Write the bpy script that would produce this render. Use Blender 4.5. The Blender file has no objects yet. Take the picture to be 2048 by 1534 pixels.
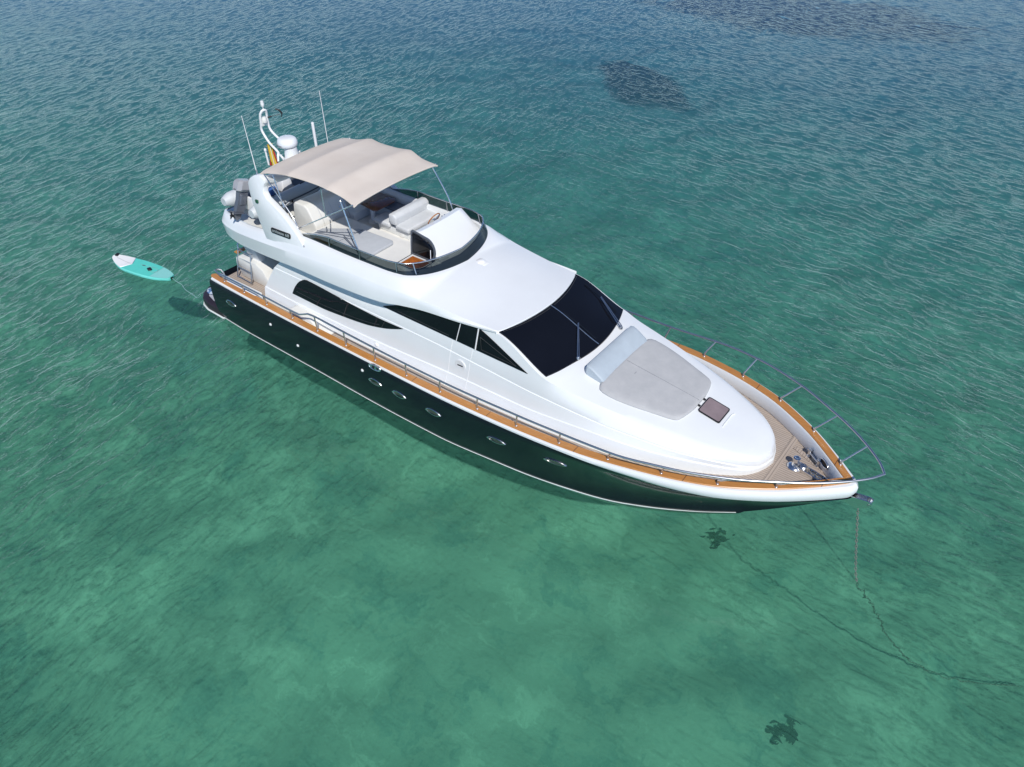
import bpy, bmesh, math, random
import numpy as np
from mathutils import Vector, Matrix

random.seed(7)
np.random.seed(7)
scene = bpy.context.scene
COL = scene.collection
R = math.radians

# ------------------------------------------------------------------ camera
cam_d = bpy.data.cameras.new('camera')
cam = bpy.data.objects.new('camera', cam_d)
COL.objects.link(cam)
scene.camera = cam
CAM_LOC = Vector((10.967, -12.912, 13.936))
YAW, PITCH = R(127.215), R(39.257)
fwd = Vector((math.cos(PITCH) * math.cos(YAW), math.cos(PITCH) * math.sin(YAW), -math.sin(PITCH)))
cam.location = CAM_LOC
cam.rotation_euler = fwd.to_track_quat('-Z', 'Y').to_euler()
cam_d.sensor_width = 36.0
cam_d.lens = 36.0 * 1550.0 / 2048.0
cam_d.clip_start = 0.1
cam_d.clip_end = 8000

# ------------------------------------------------------------------ light
SUN_EL, SUN_AZ = R(46), R(-42)          # azimuth counted from +x (bow) towards +y (port)
world = bpy.data.worlds.new('World')
scene.world = world
world.use_nodes = True
wn = world.node_tree
bg = wn.nodes['Background']
sky = wn.nodes.new('ShaderNodeTexSky')
sky.sky_type = 'NISHITA'
sky.sun_disc = False
sky.sun_elevation = SUN_EL
sky.sun_rotation = R(90) - SUN_AZ
sky.air_density = 0.55
sky.dust_density = 0.0
sky.ozone_density = 5.0
wn.links.new(sky.outputs[0], bg.inputs[0])
bg.inputs[1].default_value = 0.14

sun_d = bpy.data.lights.new('sun', 'SUN')
sun_d.energy = 4.0
sun_d.angle = R(0.7)
sun_d.color = (1.0, 0.965, 0.91)
sun = bpy.data.objects.new('sun', sun_d)
COL.objects.link(sun)
to_sun = Vector((math.cos(SUN_EL) * math.cos(SUN_AZ), math.cos(SUN_EL) * math.sin(SUN_AZ), math.sin(SUN_EL)))
sun.rotation_euler = to_sun.to_track_quat('Z', 'Y').to_euler()
sun.location = to_sun * 40

vs = scene.view_settings
vs.view_transform = 'Standard'
vs.look = 'None'
vs.exposure = 0.0
vs.gamma = 1.0
scene.cycles.use_denoising = True
scene.cycles.max_bounces = 8
scene.cycles.transparent_max_bounces = 12
scene.cycles.sample_clamp_indirect = 4.0
scene.cycles.caustics_reflective = False
scene.cycles.caustics_refractive = False


# ------------------------------------------------------------------ node helpers
class NT:
    def __init__(self, name):
        self.m = bpy.data.materials.new(name)
        self.m.use_nodes = True
        self.t = self.m.node_tree
        self.p = self.t.nodes.get('Principled BSDF')
        self.out = self.t.nodes.get('Material Output')

    def n(self, typ, **kw):
        nd = self.t.nodes.new(typ)
        for k, v in kw.items():
            setattr(nd, k, v)
        return nd

    def l(self, a, b):
        self.t.links.new(a, b)

    def val(self, sock, v):
        if hasattr(v, 'is_linked') or isinstance(v, bpy.types.NodeSocket):
            self.l(v, sock)
        else:
            sock.default_value = v

    def coord(self, kind='Object'):
        return self.n('ShaderNodeTexCoord').outputs[kind]

    def mapping(self, vec, scale=(1, 1, 1), rot=(0, 0, 0), loc=(0, 0, 0)):
        mp = self.n('ShaderNodeMapping')
        self.l(vec, mp.inputs[0])
        mp.inputs['Scale'].default_value = scale
        mp.inputs['Rotation'].default_value = rot
        mp.inputs['Location'].default_value = loc
        return mp.outputs[0]

    def noise(self, vec, scale, detail=3.0, rough=0.5, dist=0.0):
        nz = self.n('ShaderNodeTexNoise')
        self.l(vec, nz.inputs['Vector'])
        nz.inputs['Scale'].default_value = scale
        nz.inputs['Detail'].default_value = detail
        nz.inputs['Roughness'].default_value = rough
        nz.inputs['Distortion'].default_value = dist
        return nz.outputs['Fac']

    def math(self, op, a, b=0.0, clamp=False):
        md = self.n('ShaderNodeMath', operation=op)
        md.use_clamp = clamp
        self.val(md.inputs[0], a)
        self.val(md.inputs[1], b)
        return md.outputs[0]

    def ramp(self, fac, stops, interp='LINEAR'):
        rp = self.n('ShaderNodeValToRGB')
        rp.color_ramp.interpolation = interp
        els = rp.color_ramp.elements
        while len(els) < len(stops):
            els.new(0.5)
        for e, (p, c) in zip(els, stops):
            e.position = p
            e.color = (c[0], c[1], c[2], 1) if isinstance(c, (tuple, list)) else (c, c, c, 1)
        self.l(fac, rp.inputs[0])
        return rp.outputs[0]

    def mix(self, fac, a, b):
        mx = self.n('ShaderNodeMix', data_type='RGBA')
        self.val(mx.inputs[0], fac)
        self.val(mx.inputs[6], (*a, 1) if isinstance(a, tuple) else a)
        self.val(mx.inputs[7], (*b, 1) if isinstance(b, tuple) else b)
        return mx.outputs[2]

    def bump(self, h, strength=0.2, dist=0.01, normal=None):
        bp = self.n('ShaderNodeBump')
        bp.inputs['Strength'].default_value = strength
        bp.inputs['Distance'].default_value = dist
        self.l(h, bp.inputs['Height'])
        if normal:
            self.l(normal, bp.inputs['Normal'])
        return bp.outputs[0]


def simple(name, color, rough=0.5, metal=0.0, coat=0.0, var=0.0, vscale=3.0, bump=0.0, bscale=200.0, spec=None):
    k = NT(name)
    p = k.p
    p.inputs['Base Color'].default_value = (*color, 1)
    p.inputs['Roughness'].default_value = rough
    p.inputs['Metallic'].default_value = metal
    p.inputs['Coat Weight'].default_value = coat
    p.inputs['Coat Roughness'].default_value = 0.05
    if spec is not None:
        p.inputs['Specular IOR Level'].default_value = spec
    co = None
    if var:
        co = k.coord()
        f = k.noise(co, vscale, 4, 0.6)
        c2 = tuple(min(1, c * (1 - var)) for c in color)
        c1 = tuple(min(1, c * (1 + var)) for c in color)
        k.l(k.ramp(f, [(0.3, c2), (0.7, c1)]), p.inputs['Base Color'])
    if bump:
        co = co or k.coord()
        k.l(k.bump(k.noise(co, bscale, 3, 0.6), bump, 0.004), p.inputs['Normal'])
    return k.m


M = {}
M['gelcoat'] = simple('white_gelcoat', (0.79, 0.81, 0.82), 0.32, coat=0.25, var=0.025, vscale=0.8)
M['nonskid'] = simple('white_nonskid_deck', (0.76, 0.75, 0.72), 0.6, var=0.04, vscale=2.5, bump=0.15, bscale=160)
M['cream'] = simple('cream_gelcoat', (0.74, 0.73, 0.69), 0.35, coat=0.2, var=0.03, vscale=1.5)
M['steel'] = simple('polished_steel', (0.80, 0.80, 0.80), 0.2, metal=1.0, var=0.03, vscale=6)
M['rail'] = simple('guard_rail_steel', (0.60, 0.60, 0.62), 0.36, metal=1.0, var=0.04, vscale=6)
M['satin'] = simple('satin_aluminium', (0.55, 0.56, 0.58), 0.35, metal=1.0, var=0.04, vscale=6)
M['black'] = simple('black_rubber', (0.012, 0.012, 0.014), 0.5, var=0.1)
M['glass'] = simple('dark_tinted_glass', (0.006, 0.007, 0.011), 0.05, var=0.15, vscale=0.6, spec=0.35)
M['seal'] = simple('black_window_seal', (0.008, 0.009, 0.011), 0.25, var=0.1)
M['mullion'] = simple('window_mullion_grey', (0.045, 0.045, 0.045), 0.4, var=0.1)
M['cushion'] = simple('grey_cushion_fabric', (0.475, 0.50, 0.535), 0.85, var=0.05, vscale=5, bump=0.25, bscale=220)
M['bolster'] = simple('pale_blue_bolster_vinyl', (0.42, 0.48, 0.53), 0.6, var=0.05, vscale=4, bump=0.1, bscale=90)
M['sofa'] = simple('pale_grey_sofa_vinyl', (0.60, 0.62, 0.64), 0.6, var=0.04, vscale=4, bump=0.1, bscale=60)
M['darkpad'] = simple('slate_seat_fabric', (0.22, 0.23, 0.27), 0.85, var=0.06, vscale=4)
M['mahog'] = simple('varnished_mahogany', (0.16, 0.055, 0.025), 0.12, coat=0.6, var=0.3, vscale=7)
M['wood'] = simple('varnished_teak_panel', (0.42, 0.15, 0.035), 0.3, coat=0.4, var=0.25, vscale=8)
M['motor'] = simple('outboard_grey_paint', (0.095, 0.105, 0.13), 0.3, coat=0.4, var=0.06)
M['motor_light'] = simple('outboard_silver_paint', (0.36, 0.36, 0.38), 0.3, coat=0.4, var=0.05)
M['tube'] = simple('pale_grey_inflatable_tube', (0.58, 0.61, 0.63), 0.5, var=0.05, vscale=3)
M['tender_hull'] = simple('grey_tender_hull', (0.30, 0.32, 0.34), 0.4, var=0.06)
M['slate'] = simple('dark_slate_vinyl', (0.10, 0.115, 0.14), 0.6, var=0.1)
M['blue'] = simple('blue_plastic', (0.06, 0.14, 0.36), 0.4, var=0.12)
M['rope'] = simple('pale_cyan_rope', (0.25, 0.42, 0.42), 0.8, var=0.1, vscale=20)
M['chain'] = simple('galvanised_chain', (0.33, 0.31, 0.28), 0.45, metal=0.6, var=0.2, vscale=15)
M['boot'] = simple('white_boot_stripe', (0.72, 0.76, 0.74), 0.4, var=0.06, vscale=2)
M['antifoul'] = simple('dark_antifouling', (0.010, 0.014, 0.016), 0.8, var=0.2)
M['platform'] = simple('pale_grey_platform_deck', (0.45, 0.46, 0.50), 0.6, var=0.06)
M['plum'] = simple('plum_platform_edge', (0.026, 0.018, 0.026), 0.45, var=0.12)
M['white'] = simple('white_plastic', (0.80, 0.80, 0.80), 0.35, var=0.02)
M['letter'] = simple('silver_lettering', (0.50, 0.51, 0.53), 0.3, metal=0.5, var=0.04)
M['greytext'] = simple('grey_lettering', (0.25, 0.26, 0.30), 0.4, var=0.04)
M['green'] = simple('green_lamp_lens', (0.02, 0.09, 0.05), 0.2, var=0.1)
M['hatch'] = simple('smoky_pink_hatch_acrylic', (0.27, 0.21, 0.215), 0.12, coat=0.4, var=0.12, vscale=3)
M['turq'] = simple('turquoise_board_pad', (0.10, 0.60, 0.51), 0.6, var=0.04, vscale=6)
M['turq_rail'] = simple('turquoise_board_rail', (0.16, 0.66, 0.58), 0.35, coat=0.3, var=0.03)
M['board_pale'] = simple('pale_grooved_tail_pad', (0.24, 0.60, 0.56), 0.7, var=0.05, vscale=30)
M['dome'] = simple('radome_white', (0.78, 0.79, 0.80), 0.3, coat=0.3, var=0.02)


def hull_mat():
    k = NT('dark_navy_hull_paint')
    co = k.coord()
    f = k.noise(co, 1.2, 3, 0.5)
    k.l(k.ramp(f, [(0.3, (0.007, 0.010, 0.017)), (0.7, (0.010, 0.014, 0.021))]), k.p.inputs['Base Color'])
    k.p.inputs['Roughness'].default_value = 0.09
    k.p.inputs['Specular IOR Level'].default_value = 0.26
    k.l(k.bump(k.noise(co, 1.6, 2, 0.5), 0.06, 0.02), k.p.inputs['Normal'])
    return k.m


def teak_cap():
    k = NT('varnished_teak_caprail')
    co = k.coord()
    f = k.noise(k.mapping(co, (1.6, 22, 22)), 2.0, 6, 0.65)
    g = k.noise(co, 0.9, 3, 0.5)
    c = k.ramp(f, [(0.3, (0.42, 0.175, 0.038)), (0.7, (0.58, 0.275, 0.075))])
    c = k.mix(k.math('MULTIPLY', g, 0.35), c, (0.47, 0.16, 0.03))
    # butt joints between cap lengths
    sx = k.n('ShaderNodeSeparateXYZ')
    k.l(co, sx.inputs[0])
    fr = k.math('FRACT', k.math('MULTIPLY', sx.outputs[0], 1 / 2.35))
    j = k.math('LESS_THAN', fr, 0.006)
    c = k.mix(j, c, (0.09, 0.04, 0.02))
    k.l(c, k.p.inputs['Base Color'])
    k.p.inputs['Roughness'].default_value = 0.35
    k.p.inputs['Coat Weight'].default_value = 0.35
    return k.m


def teak_deck(name='weathered_teak_deck', axis=1, pitch=0.062):
    k = NT(name)
    co = k.coord()
    sx = k.n('ShaderNodeSeparateXYZ')
    k.l(co, sx.inputs[0])
    fr = k.math('FRACT', k.math('MULTIPLY', sx.outputs[axis], 1 / pitch))
    seam = k.math('LESS_THAN', fr, 0.16)
    plank = k.math('FLOOR', k.math('MULTIPLY', sx.outputs[axis], 1 / pitch))
    wn_ = k.n('ShaderNodeTexWhiteNoise', noise_dimensions='1D')
    k.l(plank, wn_.inputs['W'])
    f = k.noise(k.mapping(co, (2, 30, 30) if axis == 1 else (30, 2, 30)), 2.0, 6, 0.65)
    c = k.ramp(f, [(0.3, (0.36, 0.285, 0.225)), (0.7, (0.50, 0.415, 0.345))])
    c = k.mix(k.math('MULTIPLY', wn_.outputs[0], 0.4), c, (0.34, 0.28, 0.23))
    big = k.noise(co, 1.3, 3, 0.5)
    c = k.mix(k.math('MULTIPLY', big, 0.3), c, (0.50, 0.45, 0.41))
    c = k.mix(seam, c, (0.16, 0.13, 0.115))
    k.l(c, k.p.inputs['Base Color'])
    k.p.inputs['Roughness'].default_value = 0.75
    return k.m


def canvas_mat():
    k = NT('beige_awning_canvas')
    co = k.coord()
    f = k.noise(co, 1.1, 4, 0.55)
    c = k.ramp(f, [(0.35, (0.72, 0.635, 0.555)), (0.7, (0.775, 0.695, 0.615))])
    k.l(c, k.p.inputs['Base Color'])
    k.p.inputs['Roughness'].default_value = 0.9
    wv = k.noise(k.mapping(co, (1.2, 0.7, 1)), 3.0, 3, 0.6)
    b1 = k.bump(wv, 0.35, 0.02)
    fine = k.noise(co, 260, 2, 0.5)
    k.l(k.bump(fine, 0.15, 0.002, b1), k.p.inputs['Normal'])
    # thin cloth lets some daylight through
    tr = k.n('ShaderNodeBsdfTranslucent')
    k.l(c, tr.inputs[0])
    mx = k.n('ShaderNodeMixShader')
    mx.inputs[0].default_value = 0.15
    k.l(k.p.outputs[0], mx.inputs[1])
    k.l(tr.outputs[0], mx.inputs[2])
    k.l(mx.outputs[0], k.out.inputs[0])
    return k.m


def smoked(name, tint, refl_rough=0.03):
    k = NT(name)
    co = k.coord()
    f = k.noise(co, 1.5, 2, 0.5)
    c = k.ramp(f, [(0.2, tuple(v * 0.9 for v in tint)), (0.8, tint)])
    tp = k.n('ShaderNodeBsdfTransparent')
    k.l(c, tp.inputs[0])
    gl = k.n('ShaderNodeBsdfGlossy')
    gl.inputs['Roughness'].default_value = refl_rough
    lw = k.n('ShaderNodeLayerWeight')
    fr = k.math('ADD', k.math('MULTIPLY', k.math('POWER', lw.outputs['Facing'], 4.0), 0.6), 0.04)
    mx = k.n('ShaderNodeMixShader')
    k.l(fr, mx.inputs[0])
    k.l(tp.outputs[0], mx.inputs[1])
    k.l(gl.outputs[0], mx.inputs[2])
    k.l(mx.outputs[0], k.out.inputs[0])
    return k.m


M['hull'] = hull_mat()
M['cap'] = teak_cap()
M['teak'] = teak_deck()
M['teak_cross'] = teak_deck('weathered_teak_cross_planks', 0)
M['canvas'] = canvas_mat()
M['smoke'] = smoked('smoked_windscreen_acrylic', (0.16, 0.19, 0.20))
M['lidglass'] = smoked('smoked_hatch_lid_acrylic', (0.075, 0.08, 0.09))


# ------------------------------------------------------------------ mesh helpers
def tag(o, label=None, cat=None, group=None, kind=None):
    if label:
        o['label'] = label
    if cat:
        o['category'] = cat
    if group:
        o['group'] = group
    if kind:
        o['kind'] = kind
    return o


def empty(name, loc=(0, 0, 0), rz=0.0):
    o = bpy.data.objects.new(name, None)
    COL.objects.link(o)
    o.location = loc
    o.rotation_euler = (0, 0, rz)
    return o


class MB:
    """collects shapes and links them as ONE mesh object"""

    def __init__(self):
        self.bm = bmesh.new()

    def grid(self, rows, close_u=False, close_v=False, flip=False):
        """rows: list of lists of points"""
        bm = self.bm
        vs_ = [[bm.verts.new(p) for p in r] for r in rows]
        nu = len(vs_)
        nv = len(vs_[0])
        for i in range(nu if close_u else nu - 1):
            for j in range(nv if close_v else nv - 1):
                a, b = vs_[i][j], vs_[(i + 1) % nu][j]
                c, d = vs_[(i + 1) % nu][(j + 1) % nv], vs_[i][(j + 1) % nv]
                try:
                    bm.faces.new((a, d, c, b) if flip else (a, b, c, d))
                except ValueError:
                    pass
        return vs_

    def poly(self, pts):
        v = [self.bm.verts.new(p) for p in pts]
        try:
            return self.bm.faces.new(v)
        except ValueError:
            return None

    def prism(self, pts, vec, bevel=0.0, seg=2):
        """closed polygon pts extruded along vec"""
        b = bmesh.new()
        v = [b.verts.new(p) for p in pts]
        f = b.faces.new(v)
        r = bmesh.ops.extrude_face_region(b, geom=[f])
        for e in r['geom']:
            if isinstance(e, bmesh.types.BMVert):
                e.co += Vector(vec)
        if bevel:
            bmesh.ops.bevel(b, geom=list(b.edges), offset=bevel, segments=seg, affect='EDGES', profile=0.5)
        self._merge(b)

    def _merge(self, b, mat=None):
        bmesh.ops.recalc_face_normals(b, faces=list(b.faces))
        if mat is not None:
            bmesh.ops.transform(b, matrix=mat, verts=list(b.verts))
        me = bpy.data.meshes.new('tmp')
        b.to_mesh(me)
        b.free()
        self.bm.from_mesh(me)
        bpy.data.meshes.remove(me)

    def box(self, size, loc=(0, 0, 0), rot=(0, 0, 0), bevel=0.0, seg=3):
        b = bmesh.new()
        bmesh.ops.create_cube(b, size=1.0)
        bmesh.ops.scale(b, vec=size, verts=list(b.verts))
        if bevel:
            bmesh.ops.bevel(b, geom=list(b.edges), offset=bevel, segments=seg, affect='EDGES', profile=0.5)
        from mathutils import Euler
        self._merge(b, Matrix.Translation(loc) @ Euler(rot).to_matrix().to_4x4())

    def tube(self, pts, r, n=10, caps=True, closed=False):
        pts = [Vector(p) for p in pts]
        rs = r if isinstance(r, (list, tuple)) else [r] * len(pts)
        bm = self.bm
        rings = []
        N = len(pts)
        prev = None
        for i, p in enumerate(pts):
            if closed:
                t = (pts[(i + 1) % N] - pts[i - 1])
            else:
                t = pts[min(i + 1, N - 1)] - pts[max(i - 1, 0)]
            t.normalize()
            if prev is None:
                a = Vector((0, 0, 1)) if abs(t.z) < 0.9 else Vector((1, 0, 0))
                u = t.cross(a).normalized()
            else:
                u = prev - t * prev.dot(t)
                if u.length < 1e-6:
                    u = t.orthogonal()
                u.normalize()
            prev = u
            w = t.cross(u)
            rings.append([bm.verts.new(p + (u * math.cos(2 * math.pi * k / n) + w * math.sin(2 * math.pi * k / n)) * rs[i]) for k in range(n)])
        for i in range(N if closed else N - 1):
            A, B = rings[i], rings[(i + 1) % N]
            for k in range(n):
                bm.faces.new((A[k], A[(k + 1) % n], B[(k + 1) % n], B[k]))
        if caps and not closed:
            bm.faces.new(rings[0][::-1])
            bm.faces.new(rings[-1])

    def lathe(self, prof, loc=(0, 0, 0), axis='Z', n=24, mat=None):
        """prof: list of (r, h)"""
        b = bmesh.new()
        rings = []
        for r, h in prof:
            rings.append([b.verts.new((max(r, 1e-5) * math.cos(2 * math.pi * k / n), max(r, 1e-5) * math.sin(2 * math.pi * k / n), h)) for k in range(n)])
        for A, B in zip(rings[:-1], rings[1:]):
            for k in range(n):
                b.faces.new((A[k], A[(k + 1) % n], B[(k + 1) % n], B[k]))
        b.faces.new(rings[0][::-1])
        b.faces.new(rings[-1])
        if mat is None:
            mat = Matrix.Translation(loc)
            if axis == 'X':
                mat = mat @ Matrix.Rotation(R(90), 4, 'Y')
            if axis == 'Y':
                mat = mat @ Matrix.Rotation(R(-90), 4, 'X')
        self._merge(b, mat)

    def mirror_y(self):
        g = bmesh.ops.duplicate(self.bm, geom=list(self.bm.verts) + list(self.bm.edges) + list(self.bm.faces))['geom']
        for v in g:
            if isinstance(v, bmesh.types.BMVert):
                v.co.y = -v.co.y
        bmesh.ops.reverse_faces(self.bm, faces=[f for f in g if isinstance(f, bmesh.types.BMFace)])

    def build(self, name, mat, parent=None, smooth=38, recalc=True, weld=0.0):
        bm = self.bm
        if weld:
            bmesh.ops.remove_doubles(bm, verts=list(bm.verts), dist=weld)
            bmesh.ops.dissolve_degenerate(bm, dist=1e-5, edges=list(bm.edges))
        if recalc:
            bmesh.ops.recalc_face_normals(bm, faces=list(bm.faces))
        for f in bm.faces:
            f.smooth = smooth > 0
        if smooth:
            lim = R(smooth)
            for e in bm.edges:
                if len(e.link_faces) == 2:
                    e.smooth = e.calc_face_angle(3.14) < lim
        me = bpy.data.meshes.new(name)
        bm.to_mesh(me)
        bm.free()
        me.materials.append(mat)
        o = bpy.data.objects.new(name, me)
        COL.objects.link(o)
        if parent:
            o.parent = parent
        return o


def cs(xs, ys):
    """smooth interpolation through control points (monotone cubic)"""
    xs = np.array(xs, float)
    ys = np.array(ys, float)
    h = np.diff(xs)
    d = np.diff(ys) / h
    m = np.zeros(len(xs))
    m[0], m[-1] = d[0], d[-1]
    for i in range(1, len(xs) - 1):
        if d[i - 1] * d[i] > 0:
            w1 = 2 * h[i] + h[i - 1]
            w2 = h[i] + 2 * h[i - 1]
            m[i] = (w1 + w2) / (w1 / d[i - 1] + w2 / d[i])

    def f(x):
        x = min(max(float(x), xs[0]), xs[-1])
        i = min(max(int(np.searchsorted(xs, x) - 1), 0), len(h) - 1)
        t = (x - xs[i]) / h[i]
        return float((2 * t**3 - 3 * t**2 + 1) * ys[i] + (t**3 - 2 * t**2 + t) * h[i] * m[i] + (-2 * t**3 + 3 * t**2) * ys[i + 1] + (t**3 - t**2) * h[i] * m[i + 1])
    return f


def spline(pts, n=8):
    """Catmull-Rom through 3D points"""
    P = [Vector(p) for p in pts]
    P = [P[0] * 2 - P[1]] + P + [P[-1] * 2 - P[-2]]
    out = []
    for i in range(1, len(P) - 2):
        for k in range(n):
            t = k / n
            a, b, c, d = P[i - 1], P[i], P[i + 1], P[i + 2]
            out.append(0.5 * ((2 * b) + (c - a) * t + (2 * a - 5 * b + 4 * c - d) * t * t + (3 * b - a - 3 * c + d) * t**3))
    out.append(P[-2])
    return out


def lin(a, b, n):
    return [a + (b - a) * i / (n - 1) for i in range(n)]


# ================================================================== SETTING
# the sea: one wide sheet, rippled by its material
def water_mat():
    k = NT('clear_sea_water')
    t = k.t
    t.nodes.remove(k.p)
    co = k.coord('Object')
    sx = k.n('ShaderNodeSeparateXYZ')
    k.l(co, sx.inputs[0])
    warp = k.n('ShaderNodeTexNoise')
    warp.inputs['Scale'].default_value = 0.30
    warp.inputs['Detail'].default_value = 2
    k.l(co, warp.inputs['Vector'])
    wv = k.n('ShaderNodeVectorMath', operation='MULTIPLY_ADD')
    k.l(warp.outputs['Color'], wv.inputs[0])
    wv.inputs[1].default_value = (1.2, 1.2, 0)
    k.l(co, wv.inputs[2])
    cw = wv.outputs[0]
    # two wave trains: crests along 99 deg (left of the yacht) and along the hull (right of it)
    wa = k.noise(k.mapping(k.mapping(cw, (1, 1, 1), (0, 0, R(-101))), (0.52, 1.6, 1)), 2.5, 5, 0.6, 0.2)
    wb = k.noise(k.mapping(k.mapping(cw, (1, 1, 1), (0, 0, R(-172))), (0.52, 1.6, 1)), 2.5, 5, 0.6, 0.2)
    side = k.math('ADD', k.math('MULTIPLY', k.math('ADD', sx.outputs[0], k.math('MULTIPLY', sx.outputs[1], 0.45)), 0.045), 0.5, True)
    hsel = k.n('ShaderNodeMix')
    k.l(side, hsel.inputs[0])
    k.l(wa, hsel.inputs[2])
    k.l(wb, hsel.inputs[3])
    # sharpened crests
    ridge = k.math('SUBTRACT', 1.0, k.math('ABSOLUTE', k.math('SUBTRACT', k.math('MULTIPLY', hsel.outputs[0], 2.0), 1.0)))
    crest = k.math('ADD', k.math('MULTIPLY', k.math('POWER', hsel.outputs[0], 1.7), 0.75), k.math('MULTIPLY', k.math('POWER', ridge, 5.0), 0.22))
    gust = k.noise(k.mapping(co, (0.6, 1.0, 1), (0, 0, R(-70))), 0.07, 3, 0.55)
    calm = k.math('ADD', k.math('MULTIPLY', gust, 1.1), 0.40)
    # sheltered, flatter water under the camera side of the bow
    dx = k.math('MULTIPLY', k.math('SUBTRACT', sx.outputs[0], 8.0), 0.070)
    dy = k.math('MULTIPLY', k.math('ADD', sx.outputs[1], 7.0), 0.075)
    d2 = k.math('SQRT', k.math('ADD', k.math('MULTIPLY', dx, dx), k.math('MULTIPLY', dy, dy)))
    shel = k.math('ADD', k.math('MULTIPLY', k.math('MULTIPLY', d2, d2), 0.75), 0.16)
    shel = k.math('MINIMUM', shel, 1.0)
    amp = k.math('MULTIPLY', calm, shel)
    h = k.math('MULTIPLY', crest, amp)
    nrm = k.bump(h, 1.0, 0.36)
    nrm_g = k.bump(h, 1.0, 0.052)
    # body colour: sandy shallows near, deeper and bluer far to port
    far = k.math('MULTIPLY', k.math('ADD', k.math('MULTIPLY', sx.outputs[1], 0.93), k.math('MULTIPLY', sx.outputs[0], -0.37)), 1 / 60.0)
    farn = k.math('ADD', far, k.math('MULTIPLY', k.math('SUBTRACT', k.noise(co, 0.06, 3, 0.5), 0.5), 0.35), True)
    body = k.ramp(farn, [(0.0, (0.066, 0.250, 0.165)), (0.20, (0.052, 0.230, 0.185)), (0.5, (0.024, 0.130, 0.170)), (1.0, (0.014, 0.082, 0.165))])
    df = k.n('ShaderNodeBsdfDiffuse')
    k.l(body, df.inputs[0])
    k.l(nrm, df.inputs['Normal'])
    tp = k.n('ShaderNodeBsdfTransparent')
    tp.inputs[0].default_value = (0.62, 0.90, 0.82, 1)
    mb_ = k.n('ShaderNodeMixShader')
    mb_.inputs[0].default_value = 0.62
    k.l(df.outputs[0], mb_.inputs[1])
    k.l(tp.outputs[0], mb_.inputs[2])
    gl = k.n('ShaderNodeBsdfGlossy')
    gl.inputs['Roughness'].default_value = 0.04
    k.l(nrm_g, gl.inputs['Normal'])
    fr = k.n('ShaderNodeFresnel')
    fr.inputs[0].default_value = 1.34
    k.l(nrm_g, fr.inputs['Normal'])
    mx = k.n('ShaderNodeMixShader')
    k.l(fr.outputs[0], mx.inputs[0])
    k.l(mb_.outputs[0], mx.inputs[1])
    k.l(gl.outputs[0], mx.inputs[2])
    k.l(mx.outputs[0], k.out.inputs[0])
    return k.m


def seabed_mat():
    k = NT('sandy_seabed')
    co = k.coord()
    sx = k.n('ShaderNodeSeparateXYZ')
    k.l(co, sx.inputs[0])
    wob = k.n('ShaderNodeVectorMath', operation='MULTIPLY_ADD')
    nb = k.n('ShaderNodeTexNoise')
    nb.inputs['Scale'].default_value = 1.5
    nb.inputs['Detail'].default_value = 4
    nb.inputs['Roughness'].default_value = 0.6
    k.l(co, nb.inputs['Vector'])
    k.l(nb.outputs['Color'], wob.inputs[0])
    wob.inputs[1].default_value = (2.2, 2.2, 0)
    k.l(co, wob.inputs[2])
    f = k.noise(wob.outputs[0], 0.50, 6, 0.66, 0.5)
    c = k.ramp(f, [(0.30, (0.17, 0.34, 0.30)), (0.40, (0.26, 0.46, 0.38)), (0.47, (0.36, 0.56, 0.44)), (0.55, (0.40, 0.61, 0.48)), (0.60, (0.50, 0.74, 0.58)), (0.74, (0.62, 0.88, 0.70))])
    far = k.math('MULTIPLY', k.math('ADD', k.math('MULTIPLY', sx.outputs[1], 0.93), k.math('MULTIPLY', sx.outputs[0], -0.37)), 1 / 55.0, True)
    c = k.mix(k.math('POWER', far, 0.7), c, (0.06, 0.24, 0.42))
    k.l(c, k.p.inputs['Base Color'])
    k.p.inputs['Roughness'].default_value = 0.95
    return k.m


w = MB()
w.poly([(-3000, -3000, 0), (3000, -3000, 0), (3000, 3000, 0), (-3000, 3000, 0)])
water = w.build('water', water_mat(), smooth=0)
tag(water, kind='structure')
from mathutils import noise as mnoise


def bed_z(x, y):
    v = Vector((x * 0.30, y * 0.30, 0.0))
    w1 = mnoise.noise(v) * 0.55 + mnoise.noise(v * 2.3 + Vector((7, 3, 1))) * 0.30 + mnoise.noise(v * 5.1) * 0.13
    e = min(1.0, max(0.0, min(x + 38, 32 - x, y + 20, 88 - y) / 6.0))
    return -4.55 + w1 * e


s = MB()
s.grid([[(x, y, bed_z(x, y)) for y in lin(-20, 88, 240)] for x in lin(-38, 32, 170)])
F0, F1 = 3000, -4.55
for a, b in (((-F0, -F0), (F0, -20)), ((-F0, 88), (F0, F0)), ((-F0, -20), (-38, 88)), ((32, -20), (F0, 88))):
    s.poly([(a[0], a[1], F1), (b[0], a[1], F1), (b[0], b[1], F1), (a[0], b[1], F1)])
seabed = s.build('seabed', seabed_mat(), smooth=60, recalc=False)
tag(seabed, kind='structure')

# ================================================================== YACHT
yacht = empty('motor_yacht')
tag(yacht, 'large white motor yacht with dark navy hull, teak caprail and beige awning, at anchor', 'yacht')


def part(mb, name, mat, parent=None, label=None, **kw):
    o = mb.build(name, M[mat] if isinstance(mat, str) else mat, parent or yacht, **kw)
    if label:
        o['label'] = label
    return o


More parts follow.
